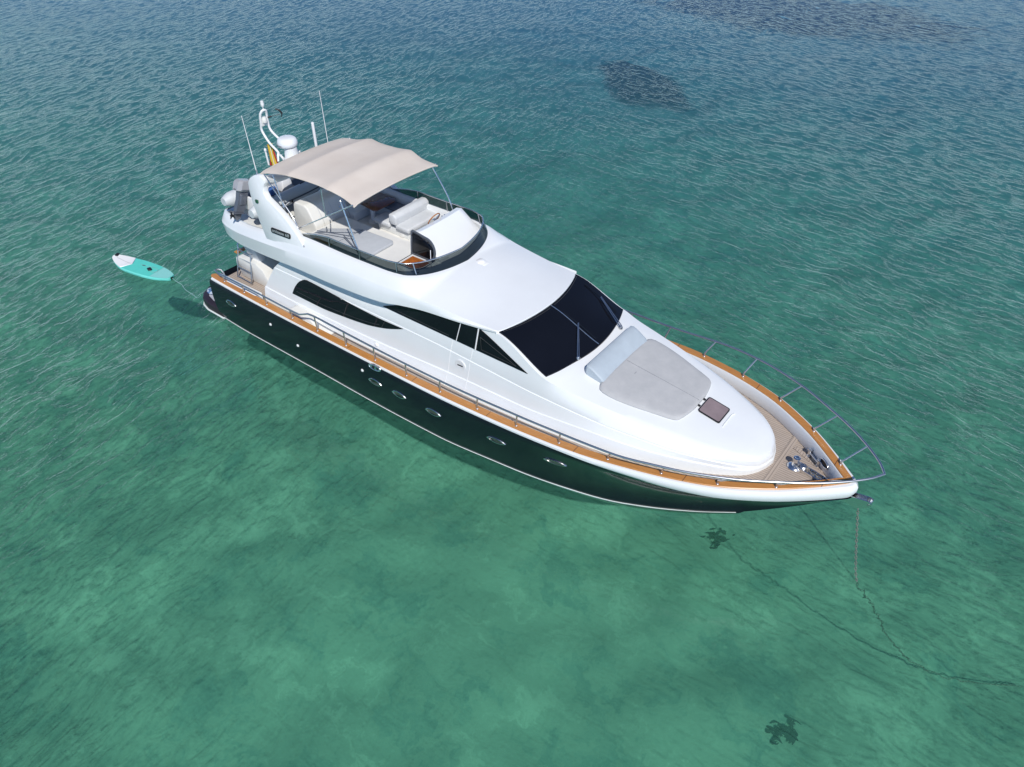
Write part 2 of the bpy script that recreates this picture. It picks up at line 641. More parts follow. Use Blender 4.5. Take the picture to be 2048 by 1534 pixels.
# ---- hull lines
HX = [-8.7, -8.2, -5.8, -3.7, -0.9, 0.9, 2.7, 4.8, 6.2, 7.5, 8.6, 9.4, 9.8, 9.95, 10.0]
yS = cs(HX, [2.36, 2.40, 2.50, 2.56, 2.61, 2.62, 2.60, 2.50, 2.27, 1.88, 1.27, 0.64, 0.28, 0.13, 0.0])
zS = cs(HX, [1.50, 1.52, 1.61, 1.685, 1.755, 1.78, 1.86, 1.975, 2.01, 2.02, 2.04, 2.05, 2.06, 2.07, 2.07])
yW = cs([-8.7, -7, -4.3, -1.8, 0.5, 2.3, 3.16, 4.43, 5.19, 6.04, 7.0, 7.85], [2.30, 2.36, 2.36, 2.38, 2.34, 2.16, 2.05, 1.79, 1.57, 1.18, 0.62, 0.02])
zC = cs([-8.7, -8.2, -5.8, -3.6, -1.4, 0, 2, 4.3, 5.5, 6.6, 7.7, 8.7, 9.56, 10], [1.61, 1.62, 1.67, 1.74, 1.81, 1.85, 1.94, 2.09, 2.19, 2.26, 2.31, 2.35, 2.39, 2.42])
zD = cs([-8.7, -6, -5, -3.3, 0, 1.6, 2.9, 4.1, 5.5, 8, 10], [1.40, 1.42, 1.48, 1.60, 1.70, 1.73, 1.81, 1.87, 1.90, 1.96, 1.99])
zStem = cs([7.85, 8.4, 9.0, 9.5, 10.0], [0.10, 0.56, 1.09, 1.56, 2.07])


def hull_section(x, n_up=12, n_dn=5):
    zs, ys = zS(x), yS(x)
    pts = []
    TL = [1.0, 0.985, 0.965, 0.94, 0.91, 0.87] + [0.87 * (1 - q / n_up) for q in range(1, n_up + 1)]
    rnd_ = lambda t: 0.045 * max(0.0, (t - 0.90) / 0.10) ** 2.2
    if x <= 7.85:
        yw = yW(x)
        p = 1.0 + max(0, (x - 1.0) / 6.5) * 0.75
        for t in TL:
            z = 0.10 + (zs - 0.10) * t
            bul = -rnd_(t) + 0.05 * math.sin(math.pi * t) * (1 if x < 3 else max(0, 1 - (x - 3) / 3))
            pts.append((x, yw + (ys - yw) * t**p + bul, z))
        zk = -1.0 if x < 4 else -1.0 + 1.05 * ((x - 4) / 3.85) ** 2
        for i in range(1, n_dn + 1):
            t = 1 - i / n_dn
            pts.append((x, yw * t**0.45, zk + (0.10 - zk) * t))
    else:
        zb = zStem(x)
        p = 1.75 - 0.75 * min(1, (x - 7.85) / 2.0)
        for t in TL:
            pts.append((x, max(0.0, ys * t**p - rnd_(t) * min(1, ys / 0.4)), zb + (zs - zb) * t))
        for i in range(n_dn):
            pts.append((x, 0.0, zb))
    return pts


HST = lin(-8.6, 7.85, 74) + lin(7.95, 9.4, 14) + [9.5, 9.6, 9.7, 9.8, 9.87, 9.93, 9.97, 10.0]


def hull_y(x, z):
    pts = hull_section(x, 24)
    for a, b in zip(pts[:-1], pts[1:]):
        if a[2] >= z >= b[2]:
            t = (a[2] - z) / max(1e-6, a[2] - b[2])
            return a[1] + (b[1] - a[1]) * t
    return pts[0][1]


mb = MB()
secs = [hull_section(x) for x in HST]
mb.grid([[(p[0], -p[1], p[2]) for p in s_] for s_ in secs])
mb.grid([[(p[0], p[1], p[2]) for p in s_] for s_ in secs], flip=True)
tr = secs[0]
mb.poly([(p[0], -p[1], p[2]) for p in tr] + [(p[0], p[1], p[2]) for p in reversed(tr)])
hull = part(mb, 'hull', 'hull', weld=0.002, smooth=50)

# white boot stripe at the waterline, each side
for sg in (-1, 1):
    mb = MB()
    rows = []
    for x in lin(-8.6, 7.80, 74):
        hs_ = 0.05 * (1 if x < 4.5 else max(0.16, 1 - (x - 4.5) / 3.2))
        za_, zb_ = 0.105 + hs_, 0.105 - hs_
        ya, yb = hull_y(x, za_), hull_y(x, zb_)
        rows.append([(x, sg * (ya + 0.004), za_), (x, sg * (ya + 0.016), za_ - 0.2 * hs_), (x, sg * (yb + 0.016), zb_ + 0.2 * hs_), (x, sg * (yb + 0.004), zb_)])
    mb.grid(rows)
    part(mb, 'boot_stripe', 'boot')

# ---- plan curve of the sheer, offset inwards
SX = lin(-8.45, 8.8, 80) + [9.0, 9.2, 9.4, 9.55, 9.68, 9.78, 9.86, 9.92, 9.96, 9.99, 10.0]
SP = [Vector((x, yS(x))) for x in SX]


def offset_pt(i, d):
    a = SP[max(i - 1, 0)]
    b = SP[min(i + 1, len(SP) - 1)]
    t = (b - a).normalized() if i < len(SP) - 1 else Vector((0, -1))
    n = Vector((t.y, -t.x))           # inward normal for the port side is (t.y,-t.x): towards y=0 / aft
    if n.y > 0 and i < len(SP) - 1:
        n = -n
    if i == len(SP) - 1:
        n = Vector((-1, 0))
    p = SP[i] + n * d
    return (p.x, max(p.y, 0.0))


capw = lambda x: 0.19 - 0.03 * max(0, (x - 8) / 2)
capd = cs([-8.7, 4, 7, 9, 10], [0.045, 0.045, 0.07, 0.09, 0.13])


def gunwale_rows(sg):
    rows = []
    for i, x in enumerate(SX):
        zs, zc = zS(x), zC(x)
        hgt = zc - zs
        d = capd(x)
        prof = [(0.06, zs - 0.004), (0.036, zs + 0.006), (-0.006, zs + 0.35 * hgt), (-0.004, zs + 0.72 * hgt), (d * 0.45, zc - 0.018), (d, zc - 0.012),
                (d + capw(x) + 0.02, zc - 0.012), (d + capw(x) + 0.03, zc - 0.03), (d + capw(x) + 0.05, zD(x) + 0.03), (d + capw(x) + 0.03, zD(x) - 0.02)]
        row = []
        for dd, z in prof:
            px, py = offset_pt(i, dd)
            row.append((px, sg * py, z))
        rows.append(row)
    return rows


for sg in (-1, 1):
    mb = MB()
    rows = gunwale_rows(sg)
    mb.grid(rows)
    mb.poly(rows[0])
    part(mb, 'bulwark', 'gelcoat', weld=0.001)
    mb = MB()
    rows = []
    for i, x in enumerate(SX):
        zc = zC(x)
        d = capd(x)
        row = []
        for dd, z in [(d + 0.003, zc - 0.01), (d - 0.004, zc + 0.008), (d + 0.012, zc + 0.022), (d + capw(x) - 0.012, zc + 0.022), (d + capw(x) + 0.004, zc + 0.008), (d + capw(x) - 0.003, zc - 0.01)]:
            px, py = offset_pt(i, dd)
            row.append((px, sg * py, z))
        rows.append(row)
    # rounded aft end
    r0 = rows[0]
    yc = (r0[2][1] + r0[3][1]) / 2
    hw = abs(r0[3][1] - r0[2][1]) / 2
    ends = []
    for k in range(6):
        a = R(90) * k / 5
        sx_ = math.sin(a)
        ends.append([(p[0] - 0.11 * (1 - sx_) * 1.0 - 0.0, yc + (p[1] - yc) * (0.25 + 0.75 * math.sqrt(max(0, 1 - (1 - sx_) ** 2))), p[2]) for p in r0])
    mb.grid(ends + rows)
    mb.poly(ends[0])
    part(mb, 'cap_rail', 'cap', weld=0.001)

# ---- teak decks
mb = MB()
rows = []
for i, x in enumerate(SX):
    d = capd(x) + capw(x) + 0.045
    px, py = offset_pt(i, d)
    z = zD(x)
    rows.append([(px, -py + (2 * py) * k / 8, z + 0.012 * (1 - (2 * k / 8 - 1) ** 2)) for k in range(9)])
mb.grid(rows)
part(mb, 'teak_deck', 'teak', weld=0.001)

# foredeck king planks and margin strips, a hair above the deck
mb = MB()
for (x0, y0, x1, y1) in [(8.28, -0.95, 8.28, 0.95)]:
    mb.box((0.13, 2.2, 0.008), (8.36, 0, zD(8.36) + 0.018))
mb.box((1.05, 0.10, 0.008), (8.95, 0.52, zD(8.9) + 0.0175), (0, 0, R(-24)))
mb.box((0.9, 0.10, 0.008), (8.95, -0.52, zD(8.9) + 0.0175), (0, 0, R(24)))
part(mb, 'deck_margin_planks', 'teak_cross')

# ---- deckhouse -----------------------------------------------------------
bY = cs([-6.6, -5, 0, 2.95, 4.13, 5, 5.56, 6.57, 7.2, 7.6, 7.9, 8.1, 8.2, 8.27], [1.98, 2.04, 2.075, 2.075, 2.01, 1.91, 1.80, 1.46, 1.17, 0.95, 0.74, 0.49, 0.28, 0.0])
l2Y = cs([-6.6, -5, 0, 3, 4.1, 5, 6, 6.6, 7.2, 7.6, 7.9, 8.08, 8.19, 8.255], [1.93, 1.96, 1.95, 1.94, 1.90, 1.82, 1.61, 1.40, 1.13, 0.92, 0.72, 0.50, 0.28, 0.0])
l2Z = cs([-6.6, -4.3, -1.7, 0, 1.35, 2.86, 5.05, 6.2, 7.2, 8.2], [1.86, 1.86, 1.92, 2.02, 2.09, 2.13, 2.28, 2.25, 2.18, 2.08])
l3Y = cs([-6.6, 0, 2.8, 4.0, 5.0, 6.0, 6.5, 7.0, 7.5, 7.8, 8.0, 8.14, 8.235], [1.82, 1.85, 1.85, 1.81, 1.72, 1.53, 1.39, 1.20, 0.96, 0.77, 0.58, 0.36, 0.0])
l3Z = cs([-6.6, 0, 1.3, 2.8, 4.0, 5.0, 5.8, 6.5, 7.2, 7.8, 8.15], [2.62, 2.70, 2.66, 2.60, 2.56, 2.51, 2.46, 2.38, 2.31, 2.22, 2.12])
wY = cs([-6.6, -1.7, 0, 3.0, 3.8, 4.5, 5.5, 6.3, 7, 7.5, 7.8, 8.0, 8.13, 8.22], [1.75, 1.76, 1.76, 1.765, 1.74, 1.68, 1.52, 1.33, 1.11, 0.90, 0.72, 0.53, 0.33, 0.0])
wZ = cs([-6.6, -1.7, 0, 3.0, 3.8, 4.5, 5.5, 6.3, 7, 7.5, 7.8, 8.22], [2.90, 2.95, 2.96, 2.97, 2.86, 2.76, 2.64, 2.56, 2.46, 2.39, 2.33, 2.21])
eY = cs([-6.6, 0, 0.9, 1.5, 1.92, 3.40, 3.8, 4.5, 5.5, 6.3, 7, 7.5, 7.8, 7.98, 8.10, 8.16], [1.70, 1.70, 1.69, 1.66, 1.635, 1.735, 1.68, 1.58, 1.40, 1.20, 0.98, 0.77, 0.59, 0.42, 0.24, 0.0])
eZ = cs([-6.6, -2, -0.8, 0, 0.9, 1.5, 1.92, 3.40, 3.8, 4.5, 5.5, 6.3, 7, 7.5, 7.8, 8.16], [3.0, 3.05, 3.30, 3.45, 3.53, 3.58, 3.62, 3.045, 2.95, 2.86, 2.745, 2.65, 2.54, 2.46, 2.40, 2.28])
cZ = cs([-6.6, -1.0, 0, 1.2, 2.27, 3.75, 4.0, 4.44, 5.5, 6.3, 7, 7.5, 7.8, 8.16], [3.05, 3.3, 3.72, 3.72, 3.645, 3.105, 3.05, 2.965, 2.83, 2.725, 2.60, 2.505, 2.43, 2.29])


def house_section(x):
    ye, ze, zc = eY(x), eZ(x), cZ(x)
    pts = [(bY(x), zD(x) - 0.03), (l2Y(x) + 0.02, l2Z(x) - 0.025), (l2Y(x) + 0.012, l2Z(x)), (l2Y(x) - 0.012, l2Z(x) + 0.015),
           (l3Y(x) + 0.004, l3Z(x) - 0.012), (l3Y(x) - 0.014, l3Z(x)), (l3Y(x) - 0.012, l3Z(x) + 0.02), (wY(x), wZ(x)), (ye, ze)]
    pw = 2.0 if x < 3.6 else 3.0
    for u in (0.93, 0.82, 0.66, 0.5, 0.33, 0.16, 0.0):
        pts.append((ye * u, zc - (zc - ze) * u**pw))
    return pts


def house_y(x, z):
    pts = house_section(x)[:9]
    for a, b in zip(pts[:-1], pts[1:]):
        if a[1] <= z <= b[1]:
            t = (z - a[1]) / max(1e-6, b[1] - a[1])
            return a[0] + (b[0] - a[0]) * t
    return pts[-1][0]


def house_top(x, y):
    ye, ze, zc = eY(x), eZ(x), cZ(x)
    u = min(1, abs(y) / max(ye, 1e-3))
    pw = 2.0 if x < 3.6 else 3.0
    return zc - (zc - ze) * u**pw


HS = lin(-6.45, 1.6, 40) + lin(1.75, 3.4, 14) + lin(3.5, 7.4, 34) + [7.5, 7.6, 7.7, 7.8, 7.87, 7.94, 8.0, 8.03, 8.05]
# the aft end of the house curves: lower rows reach further aft
NOSE = [8.27, 8.262, 8.258, 8.25, 8.238, 8.232, 8.23, 8.22] + [8.16] * 8


def house_row(x):
    """like house_section, but each row runs out to its own tip at the nose"""
    if x <= 7.0:
        return [(x, y, z) for y, z in house_section(x)]
    out = []
    for j in range(16):
        xx = 7.0 + (x - 7.0) * (NOSE[j] - 7.0) / 1.05
        sec = house_section(xx)
        y, z = sec[j]
        if x >= 8.05:
            y = 0.0
        out.append((xx, max(y, 0.0), z))
    return out


mb = MB()
for sg in (-1, 1):
    rows = []
    for i, x in enumerate(HS):
        row = []
        for j, (xx, y, z) in enumerate(house_row(x)):
            if x < -4.0:
                k_ = (-4.0 - x) / 2.45
                xx = x + k_ * 0.95 * max(0, min(1, (z - 1.5) / 1.5)) ** 1.8
            row.append((xx, sg * y, z))
        rows.append(row)
    mb.grid(rows, flip=(sg > 0))
    mb.poly(rows[0] + [(-6.4, 0, 1.4)])
deckhouse = part(mb, 'deckhouse', 'gelcoat', weld=0.002, smooth=32)

# ---- flybridge shell and roof brow ---------------------------------------
FX = [-8.5, -8.3, -8.0, -7.5, -6.8, -5.5, -4.5, -3.2, -2.3, -1.3, -0.76, -0.1, 0.9, 1.5, 1.95]
rY = cs(FX, [1.42, 1.58, 1.68, 1.77, 1.86, 1.98, 2.05, 2.07, 2.07, 2.02, 1.93, 1.81, 1.755, 1.70, 1.645])
rZ = cs(FX, [3.12, 2.95, 2.86, 2.85, 2.92, 3.07, 3.19, 3.24, 3.29, 3.36, 3.44, 3.48, 3.555, 3.60, 3.635])
kY = cs(FX, [1.45, 1.62, 1.72, 1.81, 1.90, 2.00, 2.02, 2.01, 1.99, 1.95, 1.90, 1.79, 1.70, 1.64, 1.60])
kZ = cs(FX, [3.25, 3.24, 3.24, 3.27, 3.36, 3.53, 3.63, 3.74, 3.79, 3.80, 3.80, 3.75, 3.68, 3.66, 3.66])
aY = cs([-8.5, -8.3, -8.0, -7.5, -6.8, -6.1, -5, -4.5, -3, -1.5, -0.95, -0.75, -0.55, -0.42, -0.32, -0.26, -0.22], [1.30, 1.45, 1.55, 1.63, 1.70, 1.74, 1.75, 1.72, 1.71, 1.69, 1.60, 1.46, 1.20, 0.92, 0.60, 0.30, 0.0])
aZ = cs([-8.5, -8.0, -7.5, -7, -6.1, -5.5, -5, -4.5, -4, -3, -1, -0.2, 1.0, 2.0, 2.3], [3.42, 3.47, 3.50, 3.54, 3.68, 3.80, 3.92, 4.02, 4.03, 4.02, 4.06, 4.00, 3.82, 3.72, 3.68])


def fly_section(x):
    """outer half section from the lower lip up and in to the rim (or to the centre line ahead of the well)"""
    ya = aY(x) if x < -0.22 else 0.0
    za = aZ(x)
    ry, rz, ky, kz = rY(x), rZ(x), kY(x), kZ(x)
    pts = [(ry - 0.10, rz + 0.035), (ry - 0.02, rz - 0.005), (ry + 0.012, rz + 0.01), (ry + 0.012, rz + 0.05)]
    pts += [(ry + (ky - ry) * 0.5 + 0.014, rz + (kz - rz) * 0.5), (ky + 0.006, kz - 0.014), (ky - 0.010, kz + 0.006)]
    n = 9
    lift = 0.10 if x < -1.0 else 0.10 * max(0, 1 - (x + 1.0) / 1.4)
    for i in range(1, n + 1):
        t = i / n
        y = (ky - 0.01) + (ya - ky + 0.01) * t
        # rounded shoulder: fast rise outside, flat inside
        if x < -1.4:
            s_ = t
            z = kz + (za - kz) * (1 - (1 - s_) ** 1.6)
        else:
            w_ = min(1, (x + 1.4) / 1.2)
            s1 = 1 - (1 - t) ** 1.6
            # keep a smooth crown and an upward flare close to the rim
            s2 = 1 - (1 - t) ** 2.2
            s_ = s1 * (1 - w_) + s2 * w_
            z = kz + (za - kz) * s_
        pts.append((y, z))
    return pts


FS = [-8.5, -8.45, -8.38, -8.3, -8.2, -8.05, -7.9] + lin(-7.7, -1.2, 44) + [-1.1, -1.0, -0.92, -0.84, -0.76, -0.68, -0.6, -0.53, -0.47, -0.42, -0.37, -0.32, -0.28, -0.25, -0.22, -0.1, 0.05] + lin(0.2, 1.95, 16)
mb = MB()
for sg in (-1, 1):
    rows = []
    for x in FS:
        row = []
        for (y, z) in fly_section(x):
            xx = x
            if x > 0.0:
                k_ = (x / 1.95) ** 1.5
                xx = x + k_ * 0.365 * (1 - min(1, (y / 1.645)) ** 2)
            row.append((xx, sg * y, z))
        rows.append(row)
    # brow lip turned down
    last = rows[-1]
    rows.append([(p[0] + 0.012, p[1], p[2] - 0.018) for p in last])
    rows.append([(p[0] + 0.004, p[1], p[2] - 0.045) for p in last])
    mb.grid(rows, flip=(sg < 0))
# stern face
a0 = fly_section(-8.5)
mb.poly([(-8.5, -y, z) for y, z in a0] + [(-8.5, y, z) for y, z in reversed(a0)])
# rim top and inner wall of the well, floor
WF = 3.50
for sg in (-1, 1):
    rows = []
    for x in [v for v in FS if v <= -0.22]:
        ya, za = aY(x), aZ(x)
        xi = x if x > -8.3 else -8.3 + (x + 8.3) * 0.1
        fl = WF if x > -5.9 else 3.40
        inx = 0.06 if x > -1.0 else 0.0
        yi = max(0, ya - 0.09)
        rows.append([(x, sg * ya, za), (xi - inx * 0.5, sg * max(0, ya - 0.03), za + 0.012), (xi - inx, sg * yi, za - 0.004), (xi - inx * 1.6, sg * max(0, yi - 0.03), min(za - 0.05, fl + 0.3)), (xi - inx * 1.6, sg * max(0, yi - 0.035), fl)])
    mb.grid(rows)
part(mb, 'flybridge', 'gelcoat', weld=0.0015, smooth=34)

# underside of the overhang
mb = MB()
rows = []
for x in [v for v in FS if v < 0.0]:
    y = rY(x) - 0.09
    rows.append([(x, -y + 2 * y * k / 6, rZ(x) + 0.03) for k in range(7)])
mb.grid(rows)
part(mb, 'overhang_soffit', 'gelcoat')

# flybridge floor (white) and aft deck floor
mb = MB()
rows = []
for x in [v for v in FS if -5.9 <= v <= -0.22]:
    y = max(0.0, aY(x) - 0.12)
    rows.append([(x, -y + 2 * y * k / 8, WF + 0.004) for k in range(9)])
mb.grid(rows)
part(mb, 'flybridge_floor', 'nonskid', weld=0.001)
mb = MB()
rows = []
for x in [v for v in FS if -8.46 <= v <= -5.8]:
    y = max(0.0, aY(x) - 0.11)
    rows.append([(x, -y + 2 * y * k / 8, 3.404) for k in range(9)])
mb.grid(rows)
mb.box((0.06, 3.2, 0.14), (-5.86, 0, 3.44))
part(mb, 'boat_deck_floor', 'cream')

# ---- windscreen panes
def ws_point(t, u, off=0.03):
    xt = 1.94 + 0.345 * (1 - t * t)
    xb = 3.385 + 0.365 * (1 - t * t)
    yt, yb = 1.60 * t, 1.70 * t
    x = xt + (xb - xt) * u
    y = yt + (yb - yt) * u
    return (x, y, house_top(x, y) + off)


for sg in (-1, 1):
    mb = MB()
    rows = []
    for i in range(15):
        t = sg * (0.004 + (0.985 - 0.004) * i / 14)
        rows.append([ws_point(t, 0.02 + 0.975 * j / 12) for j in range(13)])
    mb.grid(rows)
    # edge thickness
    for rr in (rows[0], rows[-1], [r_[0] for r_ in rows], [r_[-1] for r_ in rows]):
        mb.grid([rr, [(p[0], p[1], p[2] - 0.05) for p in rr]])
    pane = part(mb, 'windscreen_pane', 'glass', smooth=30)
    # dark ceramic border band inside the pane
    mb = MB()
    bd = []
    for (t0, t1, u0, u1) in [(0.05, 0.95, 0.055, 0.064)]:
        rr = [[ws_point(sg * (t0 + (t1 - t0) * i / 10), u0 + (u1 - u0) * j / 8, 0.034) for j in range(9)] for i in range(11)]
        mb.grid(rr)
    part(mb, 'pane_border', 'mullion', pane)
mb = MB()
mb.tube([ws_point(0, 0.03 + 0.95 * j / 12, 0.036) for j in range(13)], 0.012, 6)
part(mb, 'windscreen_divider', 'satin')

# ---- side windows
def strip_window(sg, xs, ztop, zbot, off, n=6):
    rows = []
    for x in xs:
        a, b = ztop(x), zbot(x)
        rows.append([(x, sg * (house_y(x, b + (a - b) * j / n) + off), b + (a - b) * j / n) for j in range(n + 1)])
    return rows


W1T = cs([-5.13, -5.0, -4.75, -4.5, -2.8, -1.7, -0.85], [2.12, 2.36, 2.62, 2.72, 2.665, 2.645, 2.675])
W1B = cs([-5.13, -5.0, -4.0, -3.05, -2.2, -1.5, -1.1, -0.85], [2.10, 2.10, 2.10, 2.17, 2.27, 2.43, 2.57, 2.672])
W2T = cs([-1.62, -1.2, -0.8, 0.0, 0.9, 1.48, 2.95], [3.0, 3.17, 3.33, 3.46, 3.545, 3.59, 3.015])
W2B = cs([-1.62, 2.95], [2.985, 3.0])
for sg in (-1, 1):
    mb = MB()
    xs = [-5.13, -5.1, -5.05, -5.0, -4.9, -4.8, -4.7, -4.6, -4.5] + lin(-4.3, -0.85, 30)
    mb.grid(strip_window(sg, xs, W1T, W1B, 0.012))
    win = part(mb, 'saloon_window', 'glass')
    mb = MB()
    for x0, dx_ in ((-3.05, 0.18), (-1.62, 0.12)):
        pts = []
        for j in range(6):
            u = j / 5
            x = x0 + dx_ * u
            z = W1B(x) + (W1T(x) - W1B(x)) * (0.02 + 0.94 * u)
            pts.append((x, sg * (house_y(x, z) + 0.013), z))
        mb.tube(pts, 0.007, 5)
    pts = []
    for x in lin(-4.95, -1.7, 20):
        z = W1B(x) + 0.13 - 0.05 * (x + 4.95) / 3.3
        pts.append((x, sg * (house_y(x, z) + 0.012), z))
    mb.tube(pts, 0.006, 5)
    part(mb, 'window_bar', 'mullion', win)
    mb = MB()
    # the pilothouse strip ends against the sloping pillar
    def W2T2(x):
        if x <= 1.48:
            return W2T(x)
        return 3.59 + (3.01 - 3.59) * (x - 1.48) / (2.95 - 1.48)
    xs = lin(-1.62, -0.7, 12) + lin(-0.5, 1.48, 20) + lin(1.55, 2.95, 12)
    mb.grid(strip_window(sg, xs, W2T2, W2B, 0.014))
    win = part(mb, 'pilothouse_window', 'glass')
    mb = MB()
    for xb_, xt_, r_ in ((0.83, 0.95, 0.012), (1.42, 1.47, 0.02)):
        pts = []
        for j in range(7):
            u = j / 6
            x = xb_ + (xt_ - xb_) * u
            z = W2B(x) + (W2T2(x) - W2B(x)) * u
            pts.append((x, sg * (house_y(x, z) + 0.014), z))
        mb.tube(pts, r_, 6)
    part(mb, 'window_pillar', 'white', win)
    mb = MB()
    pts = [(x, sg * (house_y(x, 3.04) + 0.013), z) for x, z in [(1.58, 3.42), (1.60, 3.07), (2.62, 3.06), (1.58, 3.42)]]
    mb.tube(pts, 0.006, 5)
    pts = [(x, sg * (house_y(x, 3.05) + 0.013), 3.05 + (0.04 if x < -1.2 else 0)) for x in lin(-1.1, 0.6, 12)]
    mb.tube(pts, 0.006, 5)
    part(mb, 'window_bar', 'mullion', win)
    # side door: joint lines and round flush handle
    mb = MB()
    for x in (0.62, 1.24):
        top = 2.95
        mb.tube([(x + 0.1 * (z - 1.7) / 1.3, sg * (house_y(x, z) + 0.002), z) for z in lin(1.70, top, 14)], 0.006, 5)
    part(mb, 'side_door_joint', 'white')
    mb = MB()
    hy = house_y(1.03, 2.42)
    mt = Matrix.Translation((1.03, sg * (hy - 0.01), 2.42)) @ Matrix.Rotation(R(90) * -sg, 4, 'X')
    mb.lathe([(0.0, 0.0), (0.150, 0.0), (0.158, 0.018), (0.14, 0.026), (0.12, 0.022), (0.0, 0.020)], n=32, mat=mt)
    hd = part(mb, 'round_door_pull', 'white')
    mb = MB()
    mb.box((0.17, 0.012, 0.03), (1.03, sg * (hy + 0.016), 2.42), (0, R(-4), 0), 0.005)
    part(mb, 'pull_slot', 'black', hd)
    mb = MB()
    yy = house_y(-1.79, 1.85)
    mb.lathe([(0.0, 0.0), (0.06, 0.0), (0.06, 0.02), (0.04, 0.04), (0.0, 0.045)], n=16, mat=Matrix.Translation((-1.79, sg * yy, 1.84)) @ Matrix.Rotation(R(90) * -sg, 4, 'X'))
    part(mb, 'courtesy_lamp', 'white')
    # moulded step between cockpit and side deck
    mb = MB()
    y0, y1 = 1.97, 2.26
    prof = [(-5.0, 1.45), (-3.35, 1.52), (-3.35, 1.60), (-3.9, 1.66), (-4.1, 1.80), (-4.9, 1.84), (-5.0, 1.80)]
    mb.prism([(x, sg * y0, z) for x, z in prof], (0, sg * (y1 - y0), 0), 0.03, 2)
    part(mb, 'moulded_step', 'cream')

# ---- portholes in the hull: eye-shaped, frame and glass
def porthole(sg, x0, z0, L, H):
    nrm_y = 1
    pts_o, pts_i = [], []
    nseg = 14
    def eye(s, l, h):
        out = []
        for k in range(nseg + 1):
            u = -1 + 2 * k / nseg
            out.append((u * l, h * (1 - u * u) ** 0.8))
        for k in range(nseg - 1, 0, -1):
            u = -1 + 2 * k / nseg
            out.append((u * l, -h * (1 - u * u) ** 0.8))
        return out
    slope = (zS(x0 + 0.3) - zS(x0 - 0.3)) / 0.6
    def surf(p, off):
        x = x0 + p[0]
        z = z0 + p[1] + p[0] * slope
        return (x, sg * (hull_y(x, z) + off), z)
    o = [surf(p, 0.002) for p in eye(1, L / 2, H / 2)]
    o2 = [surf(p, 0.022) for p in eye(1, L / 2 - 0.012, H / 2 - 0.008)]
    i1 = [surf(p, 0.020) for p in eye(1, L / 2 - 0.045, H / 2 - 0.022)]
    i2 = [surf(p, -0.012) for p in eye(1, L / 2 - 0.055, H / 2 - 0.028)]
    m_ = MB()
    m_.grid([o, o2, i1, i2], close_v=True)
    fr = part(m_, 'porthole', 'steel', smooth=60)
    m_ = MB()
    m_.poly([surf(p, 0.008) for p in eye(1, L / 2 - 0.046, H / 2 - 0.023)])
    part(m_, 'porthole_glass', M['port_glass'], fr)


k = NT('porthole_dark_glass')
_f = k.noise(k.mapping(k.coord(), (1.2, 1, 3)), 2.2, 3, 0.6)
k.l(k.ramp(_f, [(0.35, (0.01, 0.012, 0.013)), (0.62, (0.10, 0.105, 0.09)), (0.8, (0.22, 0.22, 0.19))]), k.p.inputs['Base Color'])
k.p.inputs['Roughness'].default_value = 0.06
M['port_glass'] = k.m
for sg in (-1, 1):
    for (x0, z0, L, H) in [(-7.58, 1.07, 0.52, 0.20), (-1.38, 1.15, 0.50, 0.21), (-0.52, 1.16, 0.50, 0.21), (0.64, 1.17, 0.52, 0.21), (2.55, 1.22, 0.56, 0.21), (4.12, 1.30, 0.60, 0.21), (6.98, 1.47, 0.62, 0.20)]:
        porthole(sg, x0, z0, L, H)
    # skin fittings
    for (x0, z0) in [(-5.66, 1.14), (-4.55, 0.88), (-1.80, 1.35)]:
        mb = MB()
        yy = hull_y(x0, z0)
        mb.lathe([(0.0, 0.0), (0.045, 0.0), (0.045, 0.015), (0.025, 0.035), (0.0, 0.038)], n=16, mat=Matrix.Translation((x0, sg * (yy - 0.005), z0)) @ Matrix.Rotation(R(90) * -sg, 4, 'X'))
        part(mb, 'skin_fitting', 'white')
    # midship hawse hole at the sheer
    mb = MB()
    ring = []
    for kk in range(24):
        a = 2 * math.pi * kk / 24
        ring.append((-1.22 + 0.21 * math.cos(a), sg * (2.655 + 0.0 * math.sin(a)), 1.755 + 0.075 * math.sin(a) + 0.012 * math.cos(a)))
    mb.tube(ring, 0.016, 8, closed=True)
    mb.prism([(-1.22 + 0.2 * math.cos(2 * math.pi * q / 20), sg * 2.60, 1.755 + 0.07 * math.sin(2 * math.pi * q / 20)) for q in range(20)], (0, sg * 0.052, 0))
    hz_ = part(mb, 'hawse_ring', 'steel', smooth=60)
    mb = MB()
    mb.box((0.07, 0.012, 0.10), (-1.27, sg * 2.658, 1.76), (0, R(15), 0), 0.004)
    mb.box((0.06, 0.012, 0.07), (-1.12, sg * 2.658, 1.765), (0, R(15), 0), 0.004)
    part(mb, 'hawse_opening', 'black', hz_)

# ---- guard rails
def rail_top(x):
    z = cs([-8.1, -7.75, -5.65, -4.35, -4.2, -3.8, -3.4, -1, 1, 3.3, 4.4, 5.6, 6.75, 8.0, 9.0, 10.3], [1.92, 1.94, 2.03, 2.07, 2.08, 2.27, 2.31, 2.31, 2.34, 2.45, 2.51, 2.62, 2.74, 2.82, 2.87, 2.93])(x)
    y = cs([-8.1, -5.65, -4.5, -1, 1, 3.3, 4.4, 5.6, 6.75, 8.0, 8.8, 9.4, 9.9, 10.2, 10.35], [2.36, 2.45, 2.49, 2.555, 2.565, 2.54, 2.50, 2.47, 2.27, 1.82, 1.37, 0.98, 0.56, 0.24, 0.0])(x)
    return (x, y, z)


